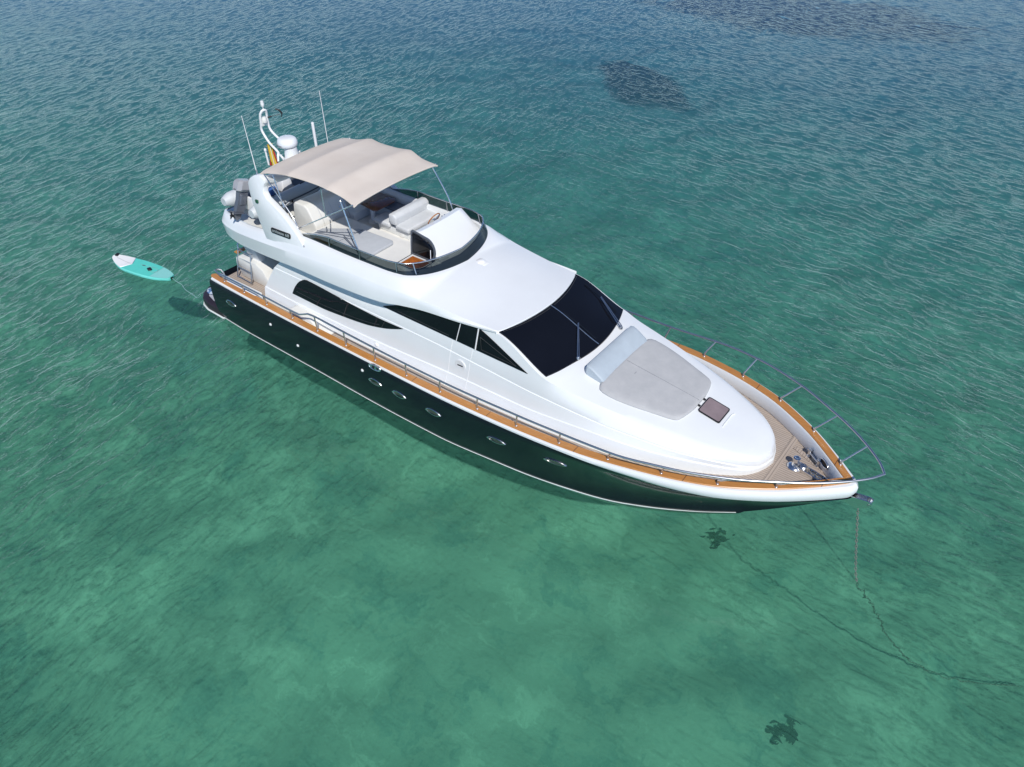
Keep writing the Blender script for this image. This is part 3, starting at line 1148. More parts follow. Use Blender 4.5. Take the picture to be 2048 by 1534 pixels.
for sg in (-1, 1):
    mb = MB()
    xs = lin(-8.0, -4.4, 16) + [-4.3, -4.2, -4.0, -3.8, -3.6, -3.4] + lin(-3.2, 9.4, 70) + [9.6, 9.8, 9.95, 10.1, 10.2, 10.28, 10.33, 10.35]
    pts = [(x, sg * y, z) for x, y, z in map(rail_top, xs)]
    # turned-down hoop at the stern
    pts = [(-8.02, sg * 2.15, 1.66), (-8.06, sg * 2.15, 1.80), (-8.12, sg * 2.17, 1.90), (-8.2, sg * 2.25, 1.93), (-8.18, sg * 2.33, 1.93)] + pts
    mb.tube(pts, 0.025, 8)
    rl = part(mb, 'guard_rail', 'rail', smooth=60)
    for xb in [-7.88, -6.89, -5.82, -4.66, -3.6, -2.46, -1.36, -0.25, 0.87, 2.02, 3.15, 4.29, 5.46, 6.6, 7.68, 8.68, 9.5]:
        mb = MB()
        ybase = yS(xb) - capd(xb) - (0.085 if xb < 9 else 0.11)
        zb = zC(xb) + 0.02
        dxt = 0.08 if xb < 5 else (0.16 if xb < 7 else 0.33)
        xt, yt, zt = rail_top(xb + dxt)
        if xb < -4.3:
            p = [(xb, sg * ybase, zb), (xb, sg * (ybase + 0.005), zb + 0.1), (xt, sg * yt, zt)]
        else:
            p = [(xb, sg * ybase, zb), (xb, sg * (ybase + 0.005), zb + 0.09), (xb + dxt * 0.18, sg * (ybase + (yt - ybase) * 0.18), zb + 0.155), (xt, sg * yt, zt)]
        mb.tube(p, 0.021, 7)
        mb.lathe([(0.0, -0.004), (0.032, -0.004), (0.032, 0.008), (0.018, 0.02), (0.0, 0.02)], (xb, sg * ybase, zb), n=12)
        part(mb, 'stanchion', 'rail', rl, smooth=60)

# ---- foredeck gear
zfd = zD(8.8) + 0.012
# windlass with capstan, chain gypsy and stem channel
mb = MB()
mb.lathe([(0.0, 0.0), (0.165, 0.0), (0.165, 0.02), (0.145, 0.035), (0.13, 0.05), (0.075, 0.07), (0.065, 0.09), (0.08, 0.11), (0.062, 0.15), (0.06, 0.21), (0.075, 0.25), (0.075, 0.265), (0.06, 0.275), (0.0, 0.275)], (8.68, 0.16, zfd), n=28)
wl = part(mb, 'windlass', 'steel', smooth=40)
mb = MB()
mb.lathe([(0.0, 0.0), (0.045, 0.0), (0.04, 0.01), (0.0, 0.01)], (8.68, 0.16, zfd + 0.275), n=20)
part(mb, 'capstan_cap', 'steel', wl)
mb = MB()
mb.lathe([(0.0, 0.0), (0.07, 0.0), (0.085, 0.02), (0.055, 0.045), (0.085, 0.07), (0.07, 0.085), (0.0, 0.09)], (8.84, 0.19, zfd + 0.02), n=20)
for a in range(7):
    mb.box((0.02, 0.02, 0.07), (8.84 + 0.065 * math.cos(a), 0.19 + 0.065 * math.sin(a), zfd + 0.065), (0, 0, a), 0.006, 1)
part(mb, 'chain_gypsy', 'satin', wl)
mb = MB()
dirv = Vector((9.62 - 8.72, 0.02 - 0.20, 0)).normalized()
for off in (-0.085, 0.085):
    nx, ny = -dirv.y * off, dirv.x * off
    mb.box((0.98, 0.02, 0.09), (9.18 + nx, 0.10 + ny, zfd + 0.045), (0, 0, math.atan2(dirv.y, dirv.x)), 0.006, 1)
mb.box((0.98, 0.16, 0.012), (9.18, 0.10, zfd + 0.008), (0, 0, math.atan2(dirv.y, dirv.x)))
part(mb, 'chain_channel', 'steel')
# deck chain in the channel
def chain_links(mb_, pts, pitch=0.075, r=0.011, w=0.024):
    P = [Vector(p) for p in pts]
    L = [0]
    for a, b in zip(P[:-1], P[1:]):
        L.append(L[-1] + (b - a).length)
    n = int(L[-1] / pitch)
    for i in range(n):
        s_ = (i + 0.5) * pitch
        j = max(q for q in range(len(L)) if L[q] <= s_)
        j = min(j, len(P) - 2)
        t = (s_ - L[j]) / max(1e-6, L[j + 1] - L[j])
        c = P[j].lerp(P[j + 1], t)
        d = (P[j + 1] - P[j]).normalized()
        side = d.orthogonal().normalized()
        side.rotate(Matrix.Rotation(R(90) * (i % 2) + 0.4, 3, d))
        ring = []
        for q in range(10):
            a = 2 * math.pi * q / 10
            ring.append(c + d * (math.cos(a) * pitch * 0.68) + side * (math.sin(a) * w))
        mb_.tube(ring, r, 5, closed=True)


mb = MB()
chain_links(mb, [(8.86, 0.26, zfd + 0.05), (8.98, 0.15, zfd + 0.035), (9.6, 0.02, zfd + 0.035)], 0.07, 0.012, 0.028)
part(mb, 'deck_chain', 'chain', smooth=60)
# cleats: two posts with a bar
for sg in (-1, 1):
    mb = MB()
    c = Vector((8.93, sg * 0.585, zfd))
    d = Vector((0.80, -sg * 0.60, 0)).normalized()
    for t in (-0.17, 0.17):
        q = c + d * t
        mb.lathe([(0.0, 0.0), (0.05, 0.0), (0.045, 0.02), (0.03, 0.04), (0.028, 0.13), (0.055, 0.16), (0.05, 0.185), (0.0, 0.19)], q, n=16)
    mb.tube([c + d * -0.17 + Vector((0, 0, 0.09)), c + d * 0.17 + Vector((0, 0, 0.09))], 0.024, 10)
    mb.box((0.42, 0.12, 0.012), c + Vector((0, 0, 0.006)), (0, 0, math.atan2(d.y, d.x)), 0.005, 1)
    part(mb, 'mooring_cleat', 'steel', smooth=40)
    # bow fairlead, an oval dark opening in the bulwark with a steel ring
    mb = MB()
    # find inner bulwark face near x=9.2
    ii = min(range(len(SX)), key=lambda q: abs(SX[q] - 9.35))
    rws = gunwale_rows(sg)
    a = Vector(rws[ii][7])
    b = Vector(rws[ii][8])
    t_ = (Vector(rws[ii + 1][7]) - Vector(rws[ii - 1][7])).normalized()
    up = (a - b).normalized()
    cen = b.lerp(a, 0.55)
    nn = t_.cross(up).normalized()
    if nn.y * sg > 0:
        nn = -nn
    ring = [cen + t_ * (0.15 * math.cos(2 * math.pi * q / 24)) + up * (0.075 * math.sin(2 * math.pi * q / 24)) + nn * 0.016 for q in range(24)]
    mb.tube(ring, 0.016, 8, closed=True)
    fl = part(mb, 'fairlead', 'steel', smooth=60)
    mb = MB()
    mb.poly([cen + (p - nn * 0.016 - cen) * 0.93 + nn * 0.008 for p in ring])
    part(mb, 'fairlead_opening', 'black', fl)
# anchor roller on the stem
mb = MB()
for yy in (-0.075, 0.075):
    mb.prism([(9.72, yy - 0.008, 1.90), (10.12, yy - 0.008, 1.84), (10.34, yy - 0.008, 2.02), (10.36, yy - 0.008, 2.12), (10.28, yy - 0.008, 2.15), (9.80, yy - 0.008, 2.06)], (0, 0.016, 0))
mb.box((0.5, 0.135, 0.012), (10.08, 0, 2.0), (0, R(-14), 0))
ar = part(mb, 'anchor_roller', 'steel', smooth=30)
mb = MB()
mb.lathe([(0.0, -0.085), (0.03, -0.085), (0.03, -0.06), (0.06, -0.05), (0.035, 0.0), (0.06, 0.05), (0.03, 0.06), (0.03, 0.085), (0.0, 0.085)], (10.30, 0, 2.07), axis='Y', n=16)
part(mb, 'roller_wheel', 'satin', ar)

# ---- bow hatch
def on_top(x, y, o=0.0):
    return Vector((x, y, house_top(x, y) + o))


mb = MB()
hx0, hx1 = 6.47, 7.0
hy0, hy1 = 0.27, 0.29
def rrect(x0, x1, y0, y1, r, n=5):
    pts = []
    for cx, cy, a0 in ((x1 - r, y1 - r, 0), (x0 + r, y1 - r, 90), (x0 + r, y0 + r, 180), (x1 - r, y0 + r, 270)):
        for q in range(n + 1):
            a = R(a0 + 90 * q / n)
            pts.append((cx + r * math.cos(a), cy + r * math.sin(a)))
    return pts


HC = -0.015
oo = rrect(hx0, hx1, -0.29 + HC + 0.05, 0.29 + HC + 0.05, 0.05)
zz = lambda x, y, o: (x, y, 2.725 + (2.60 - 2.725) * (x - 6.3) / 0.7 + o)
mb.grid([[zz(x, y, -0.01) for x, y in oo], [zz(x, y, 0.03) for x, y in oo], [zz(6.735 + (x - 6.735) * 0.94, 0.035 + (y - 0.035) * 0.94, 0.035) for x, y in oo], [zz(6.735 + (x - 6.735) * 0.92, 0.035 + (y - 0.035) * 0.92, 0.02) for x, y in oo]], close_v=True)
bh = part(mb, 'bow_hatch', 'seal')
mb = MB()
mb.poly([zz(6.735 + (x - 6.735) * 0.93, 0.035 + (y - 0.035) * 0.93, 0.027) for x, y in oo])
part(mb, 'hatch_pane', 'hatch', bh)
mb = MB()
for yy in (-0.10, 0.16):
    mb.box((0.06, 0.05, 0.03), zz(6.43, yy, 0.03), (0, R(10), 0), 0.01, 2)
part(mb, 'hatch_hinge', 'black', bh)
mb = MB()
mb.tube([zz(7.10, -0.27, 0.005), zz(7.09, -0.2, 0.012), zz(7.09, 0.2, 0.012), zz(7.12, 0.30, 0.005)], 0.012, 6)
part(mb, 'spray_rail', 'gelcoat')

# ---- wipers: twin-arm with blades
def wiper(base, knee, a, b):
    mb_ = MB()
    off = Vector((0.0, 0.035, 0))
    B0, K0 = Vector(base), Vector(knee)
    mb_.tube([B0 - off, B0 - off + Vector((0, 0, 0.05)), K0 - off * 0.3], 0.013, 6)
    mb_.tube([B0 + off, B0 + off + Vector((0, 0, 0.05)), K0 + off * 0.3], 0.013, 6)
    mb_.lathe([(0.0, -0.01), (0.05, -0.01), (0.05, 0.03), (0.03, 0.06), (0.0, 0.06)], B0, n=12)
    w_ = part(mb_, 'wiper', 'satin', smooth=50)
    mb_ = MB()
    mb_.tube([Vector(a), K0 * 0.5 + (Vector(a) + Vector(b)) * 0.25 + Vector((0, 0, 0.01)), Vector(b)], 0.013, 6)
    part(mb_, 'wiper_blade', 'seal', w_)


def wsp(t, u, o=0.06):
    return Vector(ws_point(t, u, o))


wiper(on_top(3.64, -0.76, 0.0) + Vector((0, 0, 0.02)), wsp(0.03, 0.55, 0.09), wsp(0.012, 0.28), wsp(0.035, 0.9))
wiper(on_top(3.76, 0.93, 0.0) + Vector((0, 0, 0.02)), wsp(0.83, 0.58, 0.09), wsp(0.86, 0.25), wsp(0.80, 0.90))

# ---- mushroom vent / horn cowl on the roof
mb = MB()
zr = 3.905
mb.lathe([(0.0, -0.08), (0.13, -0.08), (0.13, 0.02), (0.12, 0.07), (0.08, 0.10), (0.0, 0.11)], (0.02, 0.20, zr), n=24)
mb.prism([(0.02, 0.08, zr - 0.06), (0.22, 0.10, zr - 0.08), (0.22, 0.30, zr - 0.08), (0.02, 0.32, zr - 0.06)], (0, 0, 0.13), 0.03, 2)
cv = part(mb, 'roof_vent', 'white', smooth=50)
mb = MB()
mb.box((0.02, 0.10, 0.05), (-0.112, 0.17, zr + 0.02), (0, 0, R(15)), 0.008, 1)
part(mb, 'vent_mouth', 'black', cv)

# ---- flybridge windscreen (smoked strip all round the front)
def rim_path():
    """rim plan path from starboard aft round the bow to port aft"""
    xs = lin(-4.55, -1.4, 22) + [-1.2, -1.05, -0.95, -0.87, -0.8, -0.72, -0.64, -0.56, -0.49, -0.43, -0.38, -0.33, -0.29, -0.26, -0.235]
    P = [(x, -aY(x) + 0.02, aZ(x)) for x in xs]
    Q = [(x, aY(x) - 0.02, aZ(x)) for x in reversed(xs)]
    return P + [(-0.225, 0.0, aZ(-0.22))] + Q


RP = rim_path()
def rim_top(p):
    x, y, z = p
    h_ = min(1.0, max(0.0, (x + 4.55) / 1.1)) ** 0.7 * 0.265 + 0.012
    f = min(1, max(0, (x + 1.5) / 1.2))              # 0 on the flanks, 1 at the front
    lean = 0.03 + 0.16 * f
    n = Vector((max(0.0, x + 1.4) * 1.6, y * 0.35 if f > 0 else y, 0))
    n = n.normalized() if n.length > 0 else Vector((1, 0, 0))
    return (x - n.x * lean * 1.0, y - n.y * lean * 0.5, z + h_)


mb = MB()
inner = lambda p, d: (p[0] - (d if p[0] > -0.9 else 0), p[1] - d * (1 if p[1] > 0 else -1) * (0 if abs(p[1]) < 0.2 else 1), p[2])
rb = [(p[0], p[1], p[2] + 0.012) for p in RP]
rt = [rim_top(p) for p in RP]
mid = [tuple((Vector(a) * 0.5 + Vector(b) * 0.5)) for a, b in zip(rb, rt)]
mb.grid([rb, mid, rt])
fws = part(mb, 'flybridge_windscreen', 'smoke', smooth=60)
mb = MB()
mb.tube([(p[0], p[1], p[2] + 0.012) for p in rt], 0.016, 7)
part(mb, 'windscreen_rail', 'steel', fws, smooth=60)
for sg in (-1, 1):
    for xs_ in (-3.45, -2.35, -1.12, -0.7):
        mb = MB()
        p = (xs_, sg * (aY(xs_) - 0.035), aZ(xs_))
        q = rim_top((xs_, sg * (aY(xs_) - 0.035), aZ(xs_)))
        mb.tube([(p[0], p[1], p[2] - 0.02), (q[0], q[1], q[2] + 0.01)], 0.019, 7)
        part(mb, 'windscreen_post', 'satin', fws, smooth=60)

# ---- flybridge console
mb = MB()
prof = [(-1.95, 3.52), (-1.88, 4.20), (-1.80, 4.38), (-1.62, 4.42), (-1.30, 4.20), (-0.98, 4.00), (-0.82, 3.92), (-0.80, 3.52)]
def cons(y, sc):
    out = []
    for x, z in prof:
        curve = 0.12 * max(0, (abs(y - 0.55) / 1.0)) ** 2
        out.append((x - curve * (1 if x > -1.3 else 0.35), y, 3.52 + (z - 3.52) * sc))
    return out
rows = [cons(-0.30, 0.94), cons(-0.29, 0.98), cons(-0.265, 1.0)] + [cons(y, 1.0) for y in lin(-0.1, 1.30, 9)] + [cons(1.465, 1.0), cons(1.48, 0.98), cons(1.49, 0.94)]
mb.grid(rows)
mb.poly(rows[0])
mb.poly(rows[-1])
con = part(mb, 'helm_console', 'gelcoat', smooth=42)
mb = MB()
pr_ = [(-2.0, 3.52), (-1.97, 4.14), (-1.78, 4.17), (-1.74, 3.52)]
mb.prism([(x, -0.15, z) for x, z in pr_], (0, 1.55, 0), 0.03, 2)
part(mb, 'instrument_shelf', 'cream', con)
# ledge in front of the console up to the rim
mb = MB()
top = []
for x in [-1.25, -1.1, -1.0, -0.92, -0.84, -0.76, -0.68, -0.6, -0.53, -0.47, -0.42, -0.37, -0.34]:
    top.append((x, max(0.05, aY(x) - 0.13)))
rows = [[(x, -min(y, 1.5) if x > -0.8 else 0.0, 3.885), (x, 0.03, 3.892), (x, y * 0.4, 3.895), (x, y, 3.885)] for x, y in top]
mb.grid(rows)
mb.grid([rows[0], [(p[0], p[1], 3.50) for p in rows[0]]])
part(mb, 'dash_ledge', 'nonskid', weld=0.001)
# wheel
mb = MB()
wc = Vector((-1.93, 0.66, 4.34))
ax = Vector((-0.86, 0, 0.5)).normalized()
u_ = Vector((0, 1, 0))
v_ = ax.cross(u_).normalized()
mb.tube([wc + u_ * (0.20 * math.cos(2 * math.pi * q / 28)) + v_ * (0.20 * math.sin(2 * math.pi * q / 28)) for q in range(28)], 0.017, 8, closed=True)
sw = part(mb, 'steering_wheel', 'wood', con, smooth=60)
mb = MB()
for a in (90, 210, 330):
    mb.tube([wc - ax * 0.03, wc + u_ * (0.19 * math.cos(R(a))) + v_ * (0.19 * math.sin(R(a)))], 0.011, 6)
mb.tube([wc - ax * 0.14, wc + ax * 0.01], 0.028, 10)
part(mb, 'wheel_spokes', 'steel', con, smooth=50)
mb = MB()
for yy in (0.95, 1.05):
    mb.tube([(-1.84, yy, 4.16), (-1.90, yy, 4.29)], 0.012, 6)
    mb.lathe([(0, -0.03), (0.025, -0.02), (0.025, 0.02), (0, 0.03)], (-1.90, yy, 4.30), n=10)
part(mb, 'throttle_lever', 'steel', con)

# ---- raised starboard platform and companion hatch with its raised smoked lid
PZ = 3.82
mb = MB()
def plat(x0, x1, y0, y1):
    n_ = 12
    rws = []
    for i in range(n_ + 1):
        x = x0 + (x1 - x0) * i / n_
        ya = -(aY(x) - 0.125)
        a_, b_ = max(y0, ya), max(y1, ya)
        rws.append([(x, a_, 3.505), (x, a_, PZ), (x, b_, PZ), (x, b_, 3.505)])
    mb.grid(rws)
    mb.poly(rws[0])
    mb.poly(rws[-1])


plat(-4.75, -1.72, -2.0, 0.02)
plat(-1.72, -1.02, -0.47, 0.02)
plat(-1.72, -0.86, -2.0, -1.02)
plat(-1.02, -0.62, -1.02, 0.02)
part(mb, 'starboard_platform', 'nonskid', smooth=30)
mb = MB()
HX0, HX1, HY0, HY1 = -1.72, -0.98, -1.06, -0.46
outer = []
for q in range(9):          # D-shape: rounded forward starboard corner
    a = R(-90 + 90 * q / 8)
    outer.append((HX1 - 0.34 + 0.34 * math.cos(a), HY0 + 0.34 + 0.34 * math.sin(a)))
outer += [(HX1, HY1), (HX0, HY1), (HX0, HY0)]
cx_, cy_ = (HX0 + HX1) / 2, (HY0 + HY1) / 2
sc_ = lambda p, s_: (cx_ + (p[0] - cx_) * s_, cy_ + (p[1] - cy_) * s_)
mb.grid([[(*p, PZ - 0.02) for p in outer], [(*p, 3.875) for p in outer], [(*sc_(p, 0.97), 3.885) for p in outer], [(*sc_(p, 0.84), 3.885) for p in outer], [(*sc_(p, 0.84), 3.84) for p in outer]], close_v=True)
ch_ = part(mb, 'companion_hatch', 'gelcoat')
mb = MB()
mb.tube([(*sc_(p, 0.965), 3.886) for p in outer], 0.013, 6, closed=True)
part(mb, 'hatch_gasket', 'seal', ch_)
mb = MB()
inn = [sc_(p, 0.838) for p in outer]
mb.grid([[(*p, 3.86) for p in inn], [(*p, 3.512) for p in inn]], close_v=True)
mb.poly([(*p, 3.514) for p in inn])
mb.box((0.25, 0.42, 0.16), (-1.52, -0.76, 3.59))
part(mb, 'hatch_lining', 'wood', ch_)
mb = MB()
mb.box((0.16, 0.20, 0.02), (-1.18, -0.66, 3.53), (0, 0, 0), 0.004)
part(mb, 'stairwell_gap', 'black', ch_)
# lid stands up on its port hinge: x along, z up
lx0, lx1, lz0, lz1 = -1.74, -0.90, 3.90, 4.56
lid = [(lx0, lz0)]
for q in range(4):
    a = R(-90 + 30 * q)
    lid.append((lx1 - 0.22 + 0.22 * math.cos(a), lz0 + 0.22 + 0.22 * math.sin(a)))
for q in range(9):
    a = R(90 * q / 8)
    lid.append((lx1 - 0.34 + 0.34 * math.cos(a), lz1 - 0.06 - 0.34 + 0.34 * math.sin(a)))
lid += [(lx0 + 0.05, lz1), (lx0, lz1 - 0.04)]
ly = lambda z: -0.475 + 0.10 * (z - 3.9)
cxl, czl = (lx0 + lx1) / 2, (lz0 + lz1) / 2
mb = MB()
o_ = [(x, ly(z), z) for x, z in lid]
i_ = [(cxl + (x - cxl) * 0.88, ly(z), czl + (z - czl) * 0.88) for x, z in lid]
f_ = lambda pts, d: [(p[0], p[1] + d, p[2]) for p in pts]
mb.grid([f_(o_, 0.014), f_(o_, -0.014), f_(i_, -0.018), f_(i_, 0.018)], close_u=True, close_v=True)
hl = part(mb, 'hatch_lid', 'slate', smooth=40)
mb = MB()
mb.poly([(cxl + (x - cxl) * 0.90, ly(z), czl + (z - czl) * 0.90) for x, z in lid])
part(mb, 'lid_pane', 'lidglass', hl)
mb = MB()
zl = 4.44
mb.tube([(-1.50, ly(zl) - 0.02, zl + 0.01), (-1.43, ly(zl) - 0.05, zl - 0.02), (-1.30, ly(zl) - 0.05, zl - 0.02), (-1.25, ly(zl) - 0.02, zl + 0.0)], 0.012, 6)
part(mb, 'lid_latch', 'black', hl)
for xx in (-1.66, -1.15):
    mb = MB()
    mb.box((0.045, 0.03, 0.04), (xx, ly(zl) - 0.025, zl - (0.0 if xx < -1.5 else 0.05)), (0, 0, 0), 0.008)
    part(mb, 'lid_catch', 'black', hl)
mb = MB()
mb.tube([(-1.07, ly(4.3) - 0.015, 4.20), (-0.93, -0.62, 3.84)], 0.012, 6)
part(mb, 'lid_stay', 'steel', hl)

# ---- sofa, helm seat, wet bar, table
mb = MB()
mb.prism([(-3.9, 0.50, 3.505), (-2.78, 0.50, 3.505), (-2.72, 0.46, 3.74), (-3.95, 0.46, 3.74)], (0, 1.12, 0), 0.02, 2)
hs = part(mb, 'helm_seat', 'gelcoat')
mb = MB()
mb.box((0.50, 1.34, 0.15), (-2.90, 1.05, 3.83), (0, 0, 0), 0.05, 3)
part(mb, 'seat_cushion', 'sofa', hs)
mb = MB()
mb.prism([(-3.30, 0.36, 3.88), (-3.08, 0.36, 3.88), (-3.06, 0.36, 4.12), (-3.16, 0.36, 4.20), (-3.34, 0.36, 4.18), (-3.36, 0.36, 4.0)], (0, 1.36, 0), 0.045, 3)
part(mb, 'backrest_cushion', 'sofa', hs)
mb = MB()
mb.box((0.62, 0.50, 0.14), (-3.68, 0.62, 3.80), (0, 0, 0), 0.045, 3)
part(mb, 'rear_cushion', 'sofa', hs)
mb = MB()
mb.lathe([(0.0, 0.0), (0.105, 0.0), (0.105, 0.012), (0.085, 0.02), (0.0, 0.022)], n=24, mat=Matrix.Translation((-3.02, 0.49, 3.62)) @ Matrix.Rotation(R(90), 4, 'X'))
part(mb, 'round_speaker', 'white', hs)
# port settee with long backrest
mb = MB()
mb.prism([(-5.9, 1.12, 3.505), (-3.3, 1.12, 3.505), (-3.3, 1.55, 3.505), (-5.9, 1.55, 3.505)], (0, 0, 0.26), 0.02, 2)
st = part(mb, 'port_settee', 'gelcoat')
mb = MB()
mb.box((2.6, 0.46, 0.13), (-4.62, 1.33, 3.83), (0, 0, 0), 0.045, 3)
part(mb, 'settee_cushion', 'darkpad', st)
mb = MB()
mb.prism([(-5.9, 1.42, 3.88), (-5.9, 1.60, 3.86), (-5.9, 1.60, 4.14), (-5.9, 1.50, 4.16), (-5.9, 1.42, 4.08)], (2.70, 0, 0), 0.04, 3)
part(mb, 'settee_backrest', 'sofa', st)
# aft settee leg (in the awning's shade)
mb = MB()
mb.box((0.5, 1.0, 0.26), (-4.95, 0.82, 3.64), (0, 0, 0), 0.02)
part(mb, 'aft_settee_base', 'gelcoat', st)
# table
mb = MB()
mb.prism([(-4.66, 0.52, 4.02), (-4.02, 0.44, 4.02), (-3.92, 0.52, 4.02), (-3.92, 1.22, 4.02), (-4.04, 1.36, 4.02), (-4.66, 1.36, 4.02)], (0, 0, 0.035), 0.012, 2)
tb = part(mb, 'fly_table', 'mahog')
mb = MB()
mb.lathe([(0.0, 0.0), (0.17, 0.0), (0.16, 0.03), (0.075, 0.06), (0.07, 0.50), (0.0, 0.50)], (-4.32, 0.70, 3.505), n=20)
part(mb, 'table_leg', 'white', tb)
# wet bar
mb = MB()
prof = [(-5.82, 3.505), (-5.70, 4.28), (-5.62, 4.36), (-5.25, 4.36), (-5.12, 4.30), (-4.88, 3.86), (-4.82, 3.505)]
mb.prism([(x, -0.93, z) for x, z in prof], (0, 1.25, 0), 0.045, 3)
br = part(mb, 'wet_bar', 'cream', smooth=35)
mb = MB()
for yy in (-0.35, 0.05):
    mb.lathe([(0, 0), (0.016, 0), (0.016, 0.03), (0, 0.03)], n=10, mat=Matrix.Translation((-4.975, yy, 4.02)) @ Matrix.Rotation(R(62), 4, 'Y'))
part(mb, 'door_knob', 'steel', br)
mb = MB()
for yy in (-0.62, -0.20, 0.22):
    mb.tube([(-4.865 - (z - 3.86) * 0.5454 if z > 3.86 else -4.815 - (z - 3.505) * 0.16, yy, z) for z in lin(3.56, 4.24, 8)], 0.004, 4)
part(mb, 'door_joint', 'satin', br)
# teak drinks board along the starboard coaming
mb = MB()
mb.box((0.62, 0.11, 0.03), (-3.95, -1.50, 3.94), (0, 0, R(2)), 0.008)
part(mb, 'drinks_board', 'wood')
# boat-deck ladder clutter behind the bar: crane post with straps
mb = MB()
mb.tube([(-5.98, -1.05, 3.42), (-5.98, -1.05, 4.15)], 0.05, 10)
mb.tube([(-5.98, -1.05, 4.15), (-5.95, -0.85, 4.22)], 0.03, 8)
part(mb, 'davit_post', 'satin', smooth=50)

# ---- radar arch
def arch_leg(sg):
    outl = [(-5.80, 3.62), (-6.02, 4.05), (-6.28, 4.48), (-6.40, 4.76), (-6.45, 4.96), (-6.38, 5.10), (-6.20, 5.22), (-5.98, 5.27), (-5.78, 5.22), (-5.76, 5.12), (-5.82, 5.00), (-5.80, 4.86), (-5.68, 4.74), (-5.32, 4.60), (-4.99, 4.45), (-4.66, 4.24), (-4.42, 4.06), (-4.22, 3.86), (-4.10, 3.76), (-4.6, 3.70), (-5.3, 3.62)]
    lean = lambda z: 1.93 - 0.33 * ((z - 3.7) / 1.6) ** 1.2 if z > 3.7 else 1.93
    m_ = MB()
    n = len(outl)
    for (d0, d1) in ((0.0, 0.0),):
        out = [(x, sg * (lean(z) + 0.0), z) for x, z in outl]
        inn_ = [(x, sg * (lean(z) - 0.17), z) for x, z in outl]
        cxa = sum(p[0] for p in out) / n
        b = bmesh.new()
        vo = [b.verts.new(p) for p in out]
        vi = [b.verts.new(p) for p in inn_]
        b.faces.new(vo)
        b.faces.new(vi[::-1])
        for q in range(n):
            b.faces.new((vo[q], vi[q], vi[(q + 1) % n], vo[(q + 1) % n]))
        bmesh.ops.recalc_face_normals(b, faces=list(b.faces))
        bmesh.ops.bevel(b, geom=[e for e in b.edges], offset=0.022, segments=2, affect='EDGES', profile=0.5)
        m_._merge(b)
    return m_


for sg in (-1, 1):
    leg = part(arch_leg(sg), 'radar_arch_leg', 'gelcoat', smooth=40)
    # name plate
    lean = lambda z: 1.93 - 0.33 * ((z - 3.7) / 1.6) ** 1.2 if z > 3.7 else 1.93
    mb = MB()
    A = Vector((-5.53, sg * (lean(4.0) + 0.004), 3.955))
    D = Vector((0.78, 0, 0.045)).normalized()
    U = Vector((0, -sg * 0.17, 1)).normalized()
    N = D.cross(U).normalized()
    if N.y * sg < 0:
        N = -N
    Lp, Hp = 0.80, 0.145
    pl = rrect(0, Lp, -Hp / 2, Hp / 2, 0.055)
    mb.prism([A + D * a + U * b for a, b in pl], N * 0.014)
    plate = part(mb, 'name_plate', 'black', leg)
    fc = bpy.data.curves.new('name_text', 'FONT')
    fc.body = 'uniesse 68'
    fc.size = 0.125
    fc.extrude = 0.003
    fc.offset = 0.002
    fc.align_x = 'CENTER'
    fc.align_y = 'CENTER'
    to = bpy.data.objects.new('name_text_curve', fc)
    COL.objects.link(to)
    dg = bpy.context.evaluated_depsgraph_get()
    me = bpy.data.meshes.new_from_object(to.evaluated_get(dg))
    bpy.data.objects.remove(to)
    w_ = max(v.co.x for v in me.vertices) - min(v.co.x for v in me.vertices)
    s_ = 0.70 / w_
    X = D if sg < 0 else -D
    mat_ = Matrix.Identity(4)
    for r_i in range(3):
        mat_[r_i][0] = X[r_i]
        mat_[r_i][1] = U[r_i]
        mat_[r_i][2] = N[r_i]
        mat_[r_i][3] = (A + D * (Lp / 2) + N * 0.017)[r_i]
    me.transform(mat_ @ Matrix.Diagonal((s_, 0.95, 1, 1)))
    me.materials.clear()
    me.materials.append(M['letter'])
    lo = bpy.data.objects.new('name_lettering', me)
    COL.objects.link(lo)
    lo.parent = leg
    # navigation lamp on the leg
    mb = MB()
    zz_ = 4.58
    mb.box((0.10, 0.05, 0.09), (-6.06, sg * (lean(zz_) + 0.02), zz_), (0, 0, 0), 0.012)
    part(mb, 'navigation_lamp', 'green' if sg < 0 else 'mahog', leg)
# cross beam
mb = MB()
rows = []
for i in range(17):
    y = -1.53 + 3.06 * i / 16
    arcz = 0.14 * (1 - (y / 1.53) ** 2)
    aft = 0.18 * (1 - (y / 1.53) ** 2)
    sec = [(-5.80, 5.11), (-5.78, 5.19), (-5.92, 5.25), (-6.16, 5.21), (-6.34, 5.10), (-6.38, 4.98), (-6.25, 4.94), (-5.95, 5.01)]
    rows.append([(x - aft * (0.35 if x > -5.9 else 1.0), y, z + arcz - 0.30 * (1 - (y / 1.53) ** 4)) for x, z in sec])
mb.grid(rows, close_v=True)
mb.poly(rows[0])
mb.poly(rows[-1])
part(mb, 'radar_arch_beam', 'gelcoat', smooth=45)
